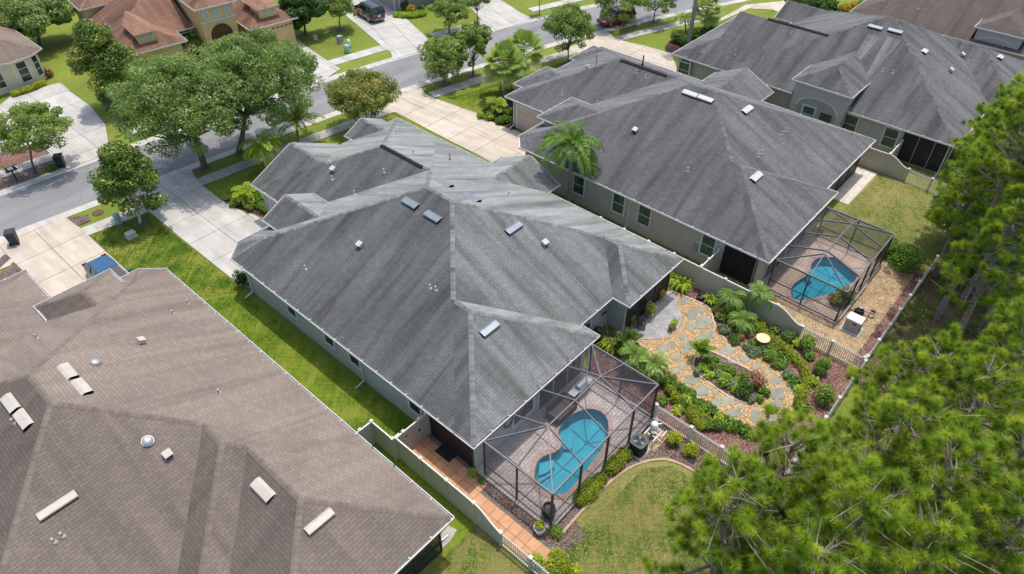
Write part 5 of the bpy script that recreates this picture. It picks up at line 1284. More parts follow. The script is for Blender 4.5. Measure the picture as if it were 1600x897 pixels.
for s in (-.28, .28):
    m = MB(); a = [(x+s+.10*math.cos(k*math.pi/8), 1.17+.11*math.sin(k*math.pi/8)) for k in range(9)]; pr = [(x+s+.10, 1.04)]+a+[(x+s-.10, 1.04)]
    f, b = [(p, y-.25, z) for p, z in pr], [(p, y+.25, z) for p, z in pr]
    for i in range(len(pr)): j = (i+1) % len(pr); m.face([f[i], f[j], b[j], b[i]])
    m.face(f[::-1]); m.face(b); m.build('mailbox', M_BLACK, t)
x, y = G2(197, 206); t = thing('street_lamp', 'grey street lamp post with round white globe beside the magnolia', 'street lamp', (x, y, 0))
m = MB(); m.tube([(x, y, 0), (x, y, .5), (x, y, .55), (x, y, 3.4)], [.16, .12, .07, .055], 12); m.build('post', M_GREYP, t)
m = MB(); m.lathe((x, y, 3.4), [(.06, 0), (.14, .03), (.24, .16), (.27, .32), (.22, .48), (.1, .56), (0, .58)], 16); m.build('globe', M_LAMP, t, smooth=True)
m = MB(); m.lathe((x, y, 3.92), [(.16, 0), (.12, .07), (.03, .12), (0, .2)], 12); m.build('finial', M_GREYP, t)
def utility(px, py, label, w, d, h, mat, dome=False):
    x, y = G2(px, py); t = thing('utility_box', label, 'utility box', (x, y, 0))
    if dome:
        m = MB(); m.lathe((x, y, 0), [(w*.5, 0), (w*.5, h*.75), (w*.4, h*.93), (0, h)], 14); m.build('cap', mat, t)
        m = MB(); m.lathe((x, y, 0), [(w*.62, 0), (w*.62, .12), (w*.5, .14)], 14); m.build('base', M_GREENBOX, t)
    else:
        m = MB(); m.box((x, y, h*.45), (w, d, h*.9), .1); m.build('cabinet', mat, t); m = MB(); m.box((x, y, h*.93), (w*1.08, d*1.08, h*.1), .1); m.build('lid', mat, t); m = MB(); m.box((x, y, .03), (w*1.3, d*1.3, .06), .1); m.build('pad', M_CONCG, t)
utility(187, 350, 'pale green utility pedestal beside the magnolia with the white trunk', .5, .5, 1.0, M_GREENBOXL, True)
utility(206, 370, 'low grey utility box on the lawn below the magnolia', .6, .5, .42, M_STONE)
utility(143, 81 + 0, 'green utility pedestal hidden on the far lawn', .4, .4, .8, M_GREENBOX, True) if False else None
utility(543, 82, 'green utility pedestal on the lawn across the street', .6, .6, .9, M_GREENBOXL, True)
utility(546, 74, 'white utility pedestal behind the green one across the street', .4, .4, .9, M_PVC, True)
utility(532, 67, 'dark grey utility box on the lawn across the street', .55, .5, .8, M_GREYP)
utility(493, 62, 'small pale stone marker under the dark tree across the street', .35, .3, .5, M_STONE)
# ------------------------------------------------------------------ cars
def car(label, x, y, rz, L, Wd, H, style, paint, door_open=False):
    t = thing('parked_car', label, 'car', (x, y, .055)); ca, sa = math.cos(rz), math.sin(rz); z0 = .055
    def P(a, b, z): return Vector((x+a*ca-b*sa, y+a*sa+b*ca, z+z0))
    hw = Wd/2; belt = .60*H if style == 'suv' else .64*H
    hood = belt*.96 if style == 'suv' else belt*.90
    deck = belt if style == 'suv' else belt*.98
    st = [(-.5, .62, .44, deck*.80), (-.49, .76, .38, deck*.90), (-.47, .87, .32, deck*.96), (-.435, .94, .27, deck), (-.37, .985, .24, deck), (-.30, 1, .22, belt), (0, 1, .20, belt), (.18, 1, .21, belt), (.22, .99, .21, belt*.99), (.36, .97, .24, hood), (.455, .90, .28, hood*.88), (.488, .80, .34, hood*.74), (.5, .70, .42, hood*.60)]
    m = MB(); rings = []
    for f, w, zb, zt in st:
        b = f*L; W2 = hw*w
        half = [(W2*.84, zb), (W2*.97, zb+.10), (W2, zb+(zt-zb)*.5), (W2*.985, zt-.20), (W2*.94, zt-.09), (W2*.82, zt-.03), (W2*.5, zt)]
        rings.append([P(a, b, z) for a, z in half]+[P(-a, b, z) for a, z in half[::-1]])
    n = len(rings[0])
    for i in range(len(rings)-1):
        for k in range(n): m.face([rings[i][k], rings[i+1][k], rings[i+1][(k+1) % n], rings[i][(k+1) % n]])
    m.face(rings[0]); m.face(rings[-1][::-1]); m.build('body', paint, t)
    # cabin
    gh = [(-.47, -.40, .0), ] 
    yb0, yt0, yt1, yb1 = ((-.485, -.43, .10, .24) if style == 'suv' else (-.41, -.25, .08, .25))
    wb, wt = hw*.90, hw*.72; zt = H-.03
    B4 = [P(-wb, yb0*L, belt-.04), P(wb, yb0*L, belt-.04), P(wb, yb1*L, belt-.04), P(-wb, yb1*L, belt-.04)]; T4 = [P(-wt, yt0*L, zt-.04), P(wt, yt0*L, zt-.04), P(wt, yt1*L, zt-.04), P(-wt, yt1*L, zt-.04)]
    names = ('rear_window', 'side_window', 'windscreen', 'side_window')
    for i in range(4):
        g = MB(); j = (i+1) % 4; g.face([B4[i], B4[j], T4[j], T4[i]]); g.build(names[i], M_GLASS2, t)
    for i in range(4): g = MB(); g.bar(B4[i], T4[i], .09, .07); g.build('pillar', paint, t)
    for sg in (-1, 1):
        for f in ((-.18, .0) if style != 'suv' else (-.30, -.05)): g = MB(); g.bar(P(sg*wb*1.0, f*L-.03, belt-.02), P(sg*wt*1.0, f*L, zt-.05), .08, .05); g.build('pillar', M_BLACK, t)
    r = MB(); rr = [(-wt, yt0*L), (wt, yt0*L), (wt, yt1*L), (-wt, yt1*L)]; lo = [P(a*1.03, b*1.0, zt-.05) for a, b in rr]; mid = [P(a*.93, b+(.06*L*.3 if b < 0 else -.06*L*.3), zt+.03) for a, b in rr]
    for i in range(4): j = (i+1) % 4; r.face([lo[i], lo[j], mid[j], mid[i]])
    r.face(mid); r.build('roof', paint, t)
    for sg in (-1, 1):
        for f in (-.295, .305):
            c = Vector(P(sg*(hw-.10), f*L, .33)); e = Vector((ca, sa, 0))*sg
            w = MB(); w.tube([c-e*.10, c-e*.09, c+e*.09, c+e*.105], [.28, .33, .33, .28], 18); wo_ = w.build('wheel', M_BLACK, t)
            w = MB(); w.tube([c+e*.09, c+e*.112], [.20, .19], 14); w.build('rim', M_METAL, wo_)
        w = MB(); w.frame_box(P(sg*hw*.72, -.492*L, deck*.86), (ca, sa, 0), (-sa, ca, 0), (0, 0, 1), (.36*hw, .08, .16)); w.build('tail_light', simple('tail_red', (.50, .03, .03), .25) if 'tail_red' not in MATS else MATS['tail_red'], t)
        w = MB(); w.frame_box(P(sg*hw*.66, .472*L, hood*.80), (ca, sa, 0), (-sa, ca, 0), (0, 0, 1), (.40*hw, .12, .13)); w.build('headlight', M_LAMP, t)
        w = MB(); w.frame_box(P(sg*(hw+.09), .20*L, belt+.06), (ca, sa, 0), (-sa, ca, 0), (0, 0, 1), (.2, .12, .14)); w.build('mirror', paint, t)
    w = MB(); w.frame_box(P(0, -.503*L, .44), (ca, sa, 0), (-sa, ca, 0), (0, 0, 1), (hw*1.5, .08, .14)); w.build('bumper', M_GREYP if style == 'suv' else paint, t)
    w = MB(); w.frame_box(P(0, -.50*L, deck*.74), (ca, sa, 0), (-sa, ca, 0), (0, 0, 1), (.36, .03, .15)); w.build('number_plate', M_PVC, t)
    if style == 'suv':
        for sg in (-1, 1): w = MB(); w.bar(P(sg*wt*.86, yt0*L+.2, zt+.08), P(sg*wt*.86, yt1*L-.2, zt+.08), .04); w.build('roof_rail', M_BLACK, t)
    if door_open:
        h = P(-hw, .19*L, 0); a = rz+R(90+118); d = Vector((math.cos(a), math.sin(a), 0)); nn = Vector((-d.y, d.x, 0)); w = MB()
        w.frame_box(h+d*.5+Vector((0, 0, .66)), d, nn, (0, 0, 1), (1.0, .07, .72)); dr = w.build('open_door', paint, t)
        w = MB(); w.frame_box(h+d*.5+nn*.05+Vector((0, 0, .66)), d, nn, (0, 0, 1), (.86, .04, .6)); w.build('door_trim', simple('interior_beige', (.52, .38, .28), .8), dr)
        w = MB(); w.frame_box(h+d*.42+Vector((0, 0, 1.22)), d, nn, (0, 0, 1), (.8, .04, .36)); w.build('door_window', M_GLASS2, dr)
        w = MB(); w.frame_box(P(-hw-.005, .075*L, .72), (ca, sa, 0), (-sa, ca, 0), (0, 0, 1), (.03, .95, .62)); w.build('door_opening', MATS['interior_beige'], t)
def paint(name, c):
    b = NB(name); m = b.out(c, .28, .6); b.p.inputs['Coat Weight'].default_value = .7; b.p.inputs['Coat Roughness'].default_value = .06; return m
car('black sport utility car with a front door open on the driveway across the street', 51.1, 68.5, R(-10), 4.8, 1.94, 1.78, 'suv', paint('paint_black', (.018, .018, .021)), True)
car('red car parked at the kerb under a small street tree', 69.2, 45.75, R(72), 4.6, 1.85, 1.55, 'suv', paint('paint_red', (.30, .012, .015)))
car('metallic blue car on the beige driveway beside the brown roofed house', 8.68, 44.4, math.pi, 4.6, 1.85, 1.45, 'sedan', paint('paint_blue', (.018, .095, .19)))
# ------------------------------------------------------------------ plants
def unit(v): return v/np.maximum(np.linalg.norm(v, axis=-1, keepdims=True), 1e-9)
def rdir(rng, n): return unit(rng.normal(size=(n, 3)))
def leaf_quads(C, N, size, aspect, rng):
    n = len(C); r = rdir(rng, n); T = unit(np.cross(N, r)); B = np.cross(N, T); s = np.broadcast_to(size, (n,))[:, None]
    V = np.stack([C+T*s, C+B*s*aspect, C-T*s, C-B*s*aspect], 1)
    V[:, 0] += N*s*.25; V[:, 2] -= N*s*.1
    return V.reshape(-1, 3), np.arange(n*4).reshape(n, 4)
def clump_leaves(rng, cen, rad, per, size, up=.35, aspect=.55, tvar=.16, cvar=.2, tmid=.45, shell=.55):
    m = len(cen); d = rdir(rng, m*per); k = np.repeat(np.arange(m), per); rr = (shell+(1-shell)*rng.random(m*per)**.6)[:, None]
    C = cen[k]+d*rr*rad[k]; N = unit(d+np.array([0, 0, up])+rng.normal(size=d.shape)*.55)
    tone = tmid+rng.normal(0, cvar, m)[k]+rng.normal(0, tvar, m*per)
    V, F = leaf_quads(C, N, size*rng.uniform(.7, 1.25, m*per), aspect, rng); return V, F, tone
def px_axis(base, c):
    "point on the line of sight through photo pixel c nearest to the vertical above ground point base"
    d = ray(*c); t = (base[0]*d[0]+base[1]*d[1])/(d[0]**2+d[1]**2); return np.array([d[0]*t, d[1]*t, CAMH+d[2]*t])
def depth(p): return float(np.dot(np.array(p)-np.array([0, 0, CAMH]), FW))
def size_px(p, hw, hh):
    k = depth(p)/FPX; rx = hw*k; v = hh*k; s, c = math.sin(PITCH), math.cos(PITCH); rz = math.sqrt(max((rx*.45)**2, v*v-(rx*s)**2))/c; return rx, rz
def tree(label, bpx, cpx, hw, hh, leafm, nclump, per, lsz, seed, bark=None, tr=.16, group=None, name='tree', shape='round', cl=.30, cvar=.2, tmid=.45, base=None, multi=1, aspect=.55, zscale=1.0):
    rng = np.random.default_rng(seed); b = base or G2(*bpx); ctr = px_axis(b, cpx); rx, rz = size_px(ctr, hw, hh); rz = min(rz*zscale, ctr[2]*(.93 if shape == 'cone' else .8))
    t = thing(name, label, 'tree', (b[0], b[1], 0), group)
    d = rdir(rng, nclump); d[:, 2] = np.where(rng.random(nclump) < .72, np.abs(d[:, 2]), d[:, 2]); f = (rng.uniform(.30, .86, nclump)**.7)[:, None]
    cen = d*f*np.array([rx, rx, rz])
    if shape == 'cone': cen[:, :2] *= (1.0-.74*np.clip((cen[:, 2:3]/rz+1)/2, 0, 1))*1.35
    cen += ctr; cen[:, :2] += rng.normal(0, rx*.04, (nclump, 2))
    rad = (rx*cl*rng.uniform(.65, 1.2, nclump))[:, None]*np.array([1, 1, .72])
    V, F, tone = clump_leaves(rng, cen, rad, per, lsz, cvar=cvar, tmid=tmid, aspect=aspect)
    npmesh('crown', V, F, leafm, t, tone)
    m = MB(); r0 = Vector((b[0], b[1], -.05)); fork = Vector((b[0]+(ctr[0]-b[0])*.45, b[1]+(ctr[1]-b[1])*.45, max(.5, ctr[2]-rz*.75)))
    for q in range(multi):
        off = Vector((math.cos(q*2.4), math.sin(q*2.4), 0))*(.12 if multi > 1 else 0)*(1+q*.3)
        fk = fork+off*6*(multi > 1); m.tube([r0+off, r0.lerp(fk, .5)+off*.5+Vector((rng.normal(0, .04), rng.normal(0, .04), 0)), fk], [tr, tr*.8, tr*.68], 9)
        sel = rng.choice(nclump, min(nclump, 16), replace=False)
        for i in sel:
            e = Vector(cen[i]); mid = fk.lerp(e, .5)+Vector((0, 0, -(e-fk).length*.08)); m.tube([fk, mid, e], [tr*.42, tr*.22, tr*.06], 6)
    m.build('trunk', bark or M_BARK, t); return t
OAKG = 'oaks by the kerb'
tree('broad oak with wide dark green crown shading the white driveway', (320, 262), (290, 162), 116, 96, L_OAK, 270, 270, .095, 1, tr=.30, name='oak_tree', cl=.155)
tree('oak with a tall crown behind the broad oak, beside the yellow palms', (372, 240), (402, 126), 98, 86, L_OAK, 230, 270, .10, 2, tr=.26, name='oak_tree', cl=.17)
tree('conical magnolia with glossy leaves and a pale trunk on the front lawn', (219, 348), (200, 283), 60, 68, L_MAGN, 95, 260, .12, 3, M_STONE, .13, name='magnolia_tree', shape='cone', cl=.27, tmid=.42, aspect=.45, cvar=.16)
tree('tall magnolia with orange tinted top beside the street lamp', (168, 172), (158, 100), 54, 68, L_MAGN, 95, 260, .14, 4, None, .16, name='magnolia_tree', shape='cone', cl=.28, tmid=.48, aspect=.45)
tree('leafy tree in the shady lawn beside the cream house', (62, 72), (56, 22), 54, 38, L_OAK, 60, 330, .15, 5, tr=.2)
tree('open crowned tree in the mulch strip by the double mailbox', (55, 270), (46, 204), 66, 50, L_STREET, 110, 130, .10, 6, tr=.11, cl=.17)
tree('dense dark tree on the lawn in front of the yellow garage', (477, 54), (474, 12), 38, 34, L_DARK, 60, 320, .16, 7, tr=.16, tmid=.6)
tree('small tree on the lawn beside the driveway with the black car', (531, 46), (532, 6), 27, 22, L_STREET, 61, 143, .10, 8, tr=.09)
tree('bushy crape myrtle with bronze tips beside the street', (576, 196), (568, 150), 60, 44, L_MYRTLE, 190, 120, .095, 9, tr=.06, name='crape_myrtle', multi=5, cl=.17, tmid=.5, cvar=.26)
SG = 'street trees along the kerb'
tree('street tree on the grass verge opposite the black car', (695, 131), (692, 92), 42, 37, L_STREET, 93, 148, .10, 10, tr=.09, group=SG, cl=.21)
tree('upright street tree between the verge tree and the fan palms', (739, 118), (739, 70), 31, 42, L_STREET, 82, 148, .10, 11, tr=.10, group=SG, cl=.21)
tree('slim young street tree between two larger verge trees', (716, 119), (717, 98), 13, 17, L_STREET, 18, 170, .11, 12, tr=.05, group=SG, cl=.21)
tree('street tree in front of the lawn beside the black car driveway', (702, 52), (700, 16), 33, 28, L_STREET, 82, 143, .10, 13, tr=.10, group=SG, cl=.21)
tree('small street tree at the edge of the top driveway', (747, 40), (744, 4), 23, 20, L_STREET, 28, 240, .13, 14, tr=.09, group=SG, cl=.21)
tree('round street tree in front of the taupe house roof', (888, 99), (888, 48), 44, 46, L_STREET, 111, 154, .10, 15, tr=.10, group=SG, cl=.21)
tree('street tree spreading over the red car', (975, 43), (968, 4), 44, 20, L_STREET, 82, 148, .10, 16, tr=.09, group=SG, cl=.21)
tree('street tree on the verge beyond the red car', (1021, 34), (1026, -2), 40, 18, L_STREET, 72, 143, .10, 17, tr=.09, group=SG, cl=.21)
tree('dense round tree behind the streaked grey roof', (1290, 26), (1268, 8), 36, 18, L_DARK, 44, 280, .17, 18, tr=.12, tmid=.65)
tree('slender bare stemmed sapling at the top driveway verge', (843, 22), (843, -22), 14, 12, L_STREET, 14, 150, .13, 19, tr=.06)
tree('dark broadleaf tree at the edge of the dry lawn', (1510, 395), (1520, 335), 58, 60, L_SHRUB, 70, 330, .12, 20, tr=.12, tmid=.38, cvar=.26)
tree('dark broadleaf tree beneath the pines beside the dry lawn', (1550, 455), (1555, 395), 66, 45, L_SHRUB, 70, 330, .11, 21, tr=.12, tmid=.34, cvar=.26)
tree('understorey tree with pale green clumps below the tallest pine', (1580, 300), (1570, 235), 50, 55, L_OAK, 60, 330, .12, 22, tr=.12, tmid=.6)
tree('low spreading tree in the pine shade behind the picket fence', (1600, 560), (1592, 530), 40, 40, L_SHRUB, 50, 330, .10, 23, tr=.10, tmid=.3)

def pine(label, base, h, rad, seed, zlo=.42, ntuft=5, nb=34):
    rng = np.random.default_rng(seed); t = thing('pine_tree', label, 'tree', (base[0], base[1], 0), 'pines at the edge of the yards'); x, y = base
    tr = MB(); lean = rng.normal(0, .03, 2)*h; top = Vector((x+lean[0], y+lean[1], h)); b0 = Vector((x, y, -.1))
    tr.tube([b0, b0.lerp(top, .35)+Vector((rng.normal(0, .12), rng.normal(0, .12), 0)), b0.lerp(top, .7), top], [.21, .17, .12, .04], 10)
    TC, TD, TT = [], [], []; tw = MB()
    for i in range(nb):
        f = zlo+(1-zlo)*(i+.5)/nb; az = i*2.39996+rng.normal(0, .25); o = b0.lerp(top, f)
        L = rad*(1.05-.72*((f-zlo)/(1-zlo))**1.6)*rng.uniform(.7, 1.12); el = math.radians(rng.uniform(5, 30)+35*((f-zlo)/(1-zlo))**2)
        d = Vector((math.cos(az)*math.cos(el), math.sin(az)*math.cos(el), math.sin(el))); e = o+d*L+Vector((0, 0, .12*L)); mid = o+d*L*.5-Vector((0, 0, .05*L))
        tr.tube([o, mid, e], [.065, .045, .018], 6)
        for k in range(ntuft+int(L*3.0)):
            g = rng.uniform(.28, 1.0)**.8; p = (o.lerp(mid, g*2) if g < .5 else mid.lerp(e, g*2-1)); sd = Vector((-d.y, d.x, 0)).normalized()*rng.choice((-1, 1))
            l2 = rng.uniform(.25, .95)*(1.25-g*.6); q = p+sd*l2*rng.uniform(.4, 1)+d*l2*.55+Vector((0, 0, rng.uniform(.05, .5)*l2)); tr.tube([p, q], [.016, .010], 4, False)
            nn = 1 if rng.random() < .75 else 2
            for s in range(nn):
                c = q+Vector(rng.normal(0, .14, 3))*(s > 0)*1.6; dd = (q-p).normalized()+Vector((0, 0, .75)); TC.append(c); TD.append(dd.normalized()); TT.append(rng.normal(.5, .24))
        for _ in range(3):   # bare twigs
            p = o.lerp(mid, rng.uniform(.2, .9)); q = p+Vector((rng.normal(0, .75), rng.normal(0, .75), rng.uniform(-.1, .7)))
            tw.tube([p, p.lerp(q, .5)+Vector((0, 0, rng.uniform(-.12, .15))), q], [.018, .013, .006], 4, False)
    TC, TD, TT = np.array(TC), unit(np.array(TD)), np.array(TT); per = 165; m = len(TC); k = np.repeat(np.arange(m), per)
    D = unit(TD[k]*.80+rdir(rng, m*per)*.95); Ln = rng.uniform(.24, .40, m*per)[:, None]*rng.uniform(.8, 1.15, m)[k][:, None]; r = unit(np.cross(D, rdir(rng, m*per)))*rng.uniform(.006, .010, m*per)[:, None]
    B = TC[k]-TD[k]*rng.uniform(0, .16, m*per)[:, None]; tip = B+D*Ln+np.array([0, 0, -.03]); V = np.stack([B-r, B+r, tip], 1).reshape(-1, 3)
    npmesh('crown', V, np.arange(len(V)).reshape(-1, 3), L_PINE, t, TT[k]+rng.normal(0, .12, m*per)+.14*(np.sum(D*TD[k], 1)-.6))
    tr.build('trunk', M_BARKP, t); tw.build('bare_twigs', M_TWIG, t, kind='stuff'); return t
def crown_at(px, py, z): return G2(px, py, z)
PINES = [((1225, 745), 9, 3.0), ((1375, 690), 9, 3.1), ((1155, 845), 9, 2.5), ((1300, 845), 9.5, 3.0), ((1455, 800), 9, 3.1), ((1575, 770), 9, 3.0), ((1520, 655), 8.5, 3.0), ((1420, 600), 7.5, 2.7), ((1590, 560), 8, 2.8), ((1570, 880), 9, 2.9), ((1420, 890), 9, 2.8), ((1240, 900), 9, 2.6)]
for i, (p, zc, rad) in enumerate(PINES):
    pine('long needled pine in the bright green grove behind the picket fence', crown_at(*p, zc), zc*1.27, rad, 100+i)
for i, (p, zc, rad) in enumerate([((1590, 195), 9, 2.6), ((1575, 395), 8, 2.6), ((1600, 300), 9, 2.8), ((1530, 300), 7, 2.2)]):
    pine('darker long needled pine at the edge of the dry lawn', crown_at(*p, zc), zc*1.25, rad, 140+i)['group'] = 'pines by the dry lawn'

pine('tall pine with a bare leaning grey trunk in the shade beyond the picket fence', G2(1528, 522), 14.5, 3.0, 160, .6)['group'] = 'pines by the dry lawn'
pine('tall shady pine at the corner of the fenced pool yard', G2(1462, 500), 15.0, 3.2, 161, .62)['group'] = 'pines by the dry lawn'
pine('tall shady pine between the dry lawn corner and the fenced pool yard', G2(1478, 440), 14.0, 3.0, 162, .62)['group'] = 'pines by the dry lawn'
def frond_set(rng, C, n, L, rise, droop, leaflets, lw, ll, tonemid=.5, tvar=.14, el0=(-10, 75), yellow=0.0, vee=.5):
    "feather palm fronds: returns leaflet quads, tones and the rachis lines"
    Vs, tones, lines = [], [], []
    for i in range(n):
        az = i*2.39996+rng.normal(0, .15); el = math.radians(rng.uniform(*el0)); h = np.array([math.cos(az), math.sin(az), 0]); ln = L*rng.uniform(.82, 1.1); pts = []; p = np.array(C, float); e = el
        ns = 12
        for k in range(ns+1):
            pts.append(p.copy()); p = p+(h*math.cos(e)+np.array([0, 0, math.sin(e)]))*ln/ns; e -= droop/ns*(0.6+.9*k/ns)
        pts = np.array(pts); lines.append(pts); f = np.linspace(.14, 1, leaflets); ii = np.clip((f*ns).astype(int), 0, ns-1); fr = (f*ns-ii)[:, None]
        P = pts[ii]*(1-fr)+pts[ii+1]*fr; tan = unit(pts[ii+1]-pts[ii]); side = unit(np.cross(tan, np.array([0, 0, 1.0]))+1e-6); up = np.cross(side, tan); tn = tonemid+rng.normal(0, tvar)+(yellow if rng.random() < .15 else 0)
        lens = ll*(np.sin(np.pi*np.clip(f*.88+.12, 0, 1))**.6*.85+.15)
        for sg in (-1, 1):
            dr = unit(side*sg+tan*.55+up*vee*rng.uniform(.2, 1, leaflets)[:, None]+rng.normal(0, .12, (leaflets, 3))); tip = P+dr*lens[:, None]+np.array([0, 0, -1])*lens[:, None]*.33; mid = P+dr*lens[:, None]*.55
            w = np.cross(dr, up); w = unit(w)*lw
            Vs.append(np.stack([P-w*.3, mid-w*.5, tip, mid+w*.5], 1)); tones.append(tn+rng.normal(0, .08, leaflets))
    V = np.concatenate(Vs).reshape(-1, 3); return V, np.arange(len(V)).reshape(-1, 4), np.concatenate(tones), lines
def palm(label, bpx, cpx, n, L, leafm, seed, tr=.10, droop=1.7, leaflets=34, lw=.05, ll=.45, el0=(-10, 75), tm=.5, yellow=0.0, group=None, base=None, cat='palm', zc=None, name='palm_tree'):
    rng = np.random.default_rng(seed); b = base or G2(*bpx); ctr = px_axis(b, cpx) if cpx is not None else np.array([b[0], b[1], zc]); t = thing(name, label, cat, (b[0], b[1], 0), group)
    V, F, tone, lines = frond_set(rng, ctr, n, L, 0, droop, leaflets, lw, ll, tm, .14, el0, yellow); npmesh('fronds', V, F, leafm, t, tone, kind='stuff')
    m = MB(); [m.tube([tuple(p) for p in ln[::3]], [.022, .018, .014, .01, .006][:len(ln[::3])], 5, False) for ln in lines]; m.build('frond_stems', MATS.get('frond_stem') or simple('frond_stem', (.25, .27, .08), .7), t, kind='stuff')
    m = MB(); z = ctr[2]; k = max(2, int(z/.25)); pts = [(b[0]+(ctr[0]-b[0])*i/k, b[1]+(ctr[1]-b[1])*i/k, -.02+(z+.02)*i/k) for i in range(k+1)]
    m.tube(pts, [tr*(1.25 if i == 0 else 1.0+.08*(i % 2)) for i in range(k+1)], 10); m.build('trunk', M_PALMTR, t)
    return t
def fan_palm(label, bpx, cpx, n, L, seed, tr=.17, fr=.55, leafm=None, base=None):
    rng = np.random.default_rng(seed); b = base or G2(*bpx); c = px_axis(b, cpx); t = thing('fan_palm', label, 'palm', (b[0], b[1], 0)); Vs, tn = [], []; m = MB()
    for i in range(n):
        az = i*2.39996+rng.normal(0, .2); el = math.radians(75-125*(i/n)**.85+rng.normal(0, 6)); d = np.array([math.cos(az)*math.cos(el), math.sin(az)*math.cos(el), math.sin(el)]); ln = L*rng.uniform(.8, 1.1); e = c+d*ln+np.array([0, 0, -.12*ln])
        m.bar(tuple(c), tuple(e), .035, .02); s = unit(np.cross(d, [0, 0, 1.0])+1e-6); nrm = np.cross(s, d); tone = .42+rng.normal(0, .12)+(.38 if i > n*.72 else 0)
        for k in range(24):
            a = math.radians(-105+210*k/23); dr = d*math.cos(a)+s*math.sin(a); lb = fr*(1-.22*abs(a)/1.8)*rng.uniform(.9, 1.1); tip = e+dr*lb+np.array([0, 0, -.22*lb])+nrm*.03; w = np.cross(dr, nrm)*.075; mid = e+dr*lb*.6
            Vs.append([e, mid-w, tip, mid+w]); tn.append(tone+rng.normal(0, .08))
    V = np.array(Vs).reshape(-1, 3); npmesh('fan_leaves', V, np.arange(len(V)).reshape(-1, 4), leafm or L_FAN, t, np.array(tn), kind='stuff'); m.build('leaf_stalks', MATS.get('frond_stem') or simple('frond_stem', (.25, .27, .08), .7), t, kind='stuff')
    m = MB(); z = c[2]; k = max(3, int(z/.22)); m.tube([(b[0]+(c[0]-b[0])*i/k, b[1]+(c[1]-b[1])*i/k, (z*i/k)) for i in range(k+1)], [tr*(1.15+.12*(i % 2)) if i > k*.45 else tr*(1+.06*(i % 2)) for i in range(k+1)], 10); m.build('trunk', M_PALMTR, t); return t
palm('tall feather palm standing between the grey green roof and the taupe wall', (889, 322), (893, 230), 30, 3.1, L_PALM, 201, .15, 2.3, 70, .06, .66, (-20, 80), .3, .35, name='queen_palm')
fan_palm('fan palm with hanging yellow leaves in front of the taupe garage', (788, 152), (787, 98), 38, 1.35, 202, .17, 1.2)
fan_palm('taller fan palm behind the yellow leaved fan palm', (815, 128), (817, 77), 36, 1.35, 203, .17, 1.2)
fan_palm('fan palm beside the tall bare trunk near the streaked grey roof', (1100, 50), (1106, 14), 30, 1.2, 204, .17, 1.1)
palm('palm with a very tall bare grey trunk before the greige house', None, None, 22, 2.6, L_PALM, 205, .20, 2.0, 50, .05, .6, base=G2(1075, 72), zc=11.5)
palm('small feather palm at the foot of the tall bare palm trunk', (1072, 52), (1070, 30), 18, 1.7, L_PALM, 206, .08, 1.9, 36, .05, .4)
palm('yellow green palm with arching fronds under the oaks', (422, 268), (408, 226), 18, 2.2, L_LIME, 207, .07, 1.9, 40, .07, .48, (-20, 80), .5)
palm('large lime green palm clump by the street behind the oaks', (466, 222), (463, 192), 26, 2.6, L_LIME, 208, .08, 1.5, 44, .07, .5, (20, 85), .38)
palm('short spiky palm in the dark mulch by the white driveway', (387, 315), (385, 303), 24, 1.25, L_LIME, 209, .10, 1.5, 30, .05, .42, (-5, 80), .42)
palm('short palm in the dark mulch by the taupe garage', (777, 178), (776, 168), 24, 1.35, L_LIME, 210, .10, 1.5, 30, .05, .42, (0, 80), .36)
palm('slender stemmed garden palm close to the freeform pool cage', (1184, 494), (1189, 459), 26, 1.25, L_PALM, 211, .06, 2.1, 34, .035, .30, (-15, 75), .5)
palm('bushy garden palm against the tan fence', (1152, 488), (1145, 463), 26, 1.25, L_PALM, 212, .07, 2.0, 34, .035, .30, (-10, 75), .52)
palm('low garden palm beside the reddish plants', (1160, 514), (1160, 500), 26, 1.15, L_PALM, 213, .07, 2.0, 34, .035, .30, (-10, 70), .5)
palm('bushy dwarf palm leaning on the side of the kidney pool cage', (996, 580), (992, 556), 28, 1.25, L_PALM, 214, .09, 1.9, 34, .04, .32, (-10, 75), .55)
palm('dwarf palm with bright fronds between the pool cage and the pebble path', (1024, 594), (1022, 570), 28, 1.15, L_PALM, 215, .10, 1.9, 34, .04, .30, (-10, 75), .6)
palm('dark leaved bird of paradise plant by the pool cage corner', (980, 548), (980, 537), 16, 1.1, L_DARK, 216, .05, .9, 16, .16, .32, (35, 85), .7, cat='plant', name='garden_plant')
palm('bright leafy tropical plant at the tip of the island bed', (1094, 562), (1094, 550), 16, .95, L_SHRUB, 217, .04, 1.0, 16, .12, .28, (30, 85), .65, cat='plant', name='garden_plant')
palm('potted palms fronds beside the arched tower of the yellow house', None, None, 18, 1.5, L_PALM, 218, .06, 1.6, 30, .05, .4, base=G2(362, 78), zc=1.6)
palm('palm in front of the yellow house window', None, None, 18, 1.5, L_PALM, 219, .06, 1.6, 30, .05, .4, base=G2(312, 86), zc=1.8)
palm('small fern palm in the recessed arch of the greige house', None, None, 14, .7, L_PALM, 220, .05, 1.6, 22, .04, .25, base=(60.1, 19.2), zc=.7)

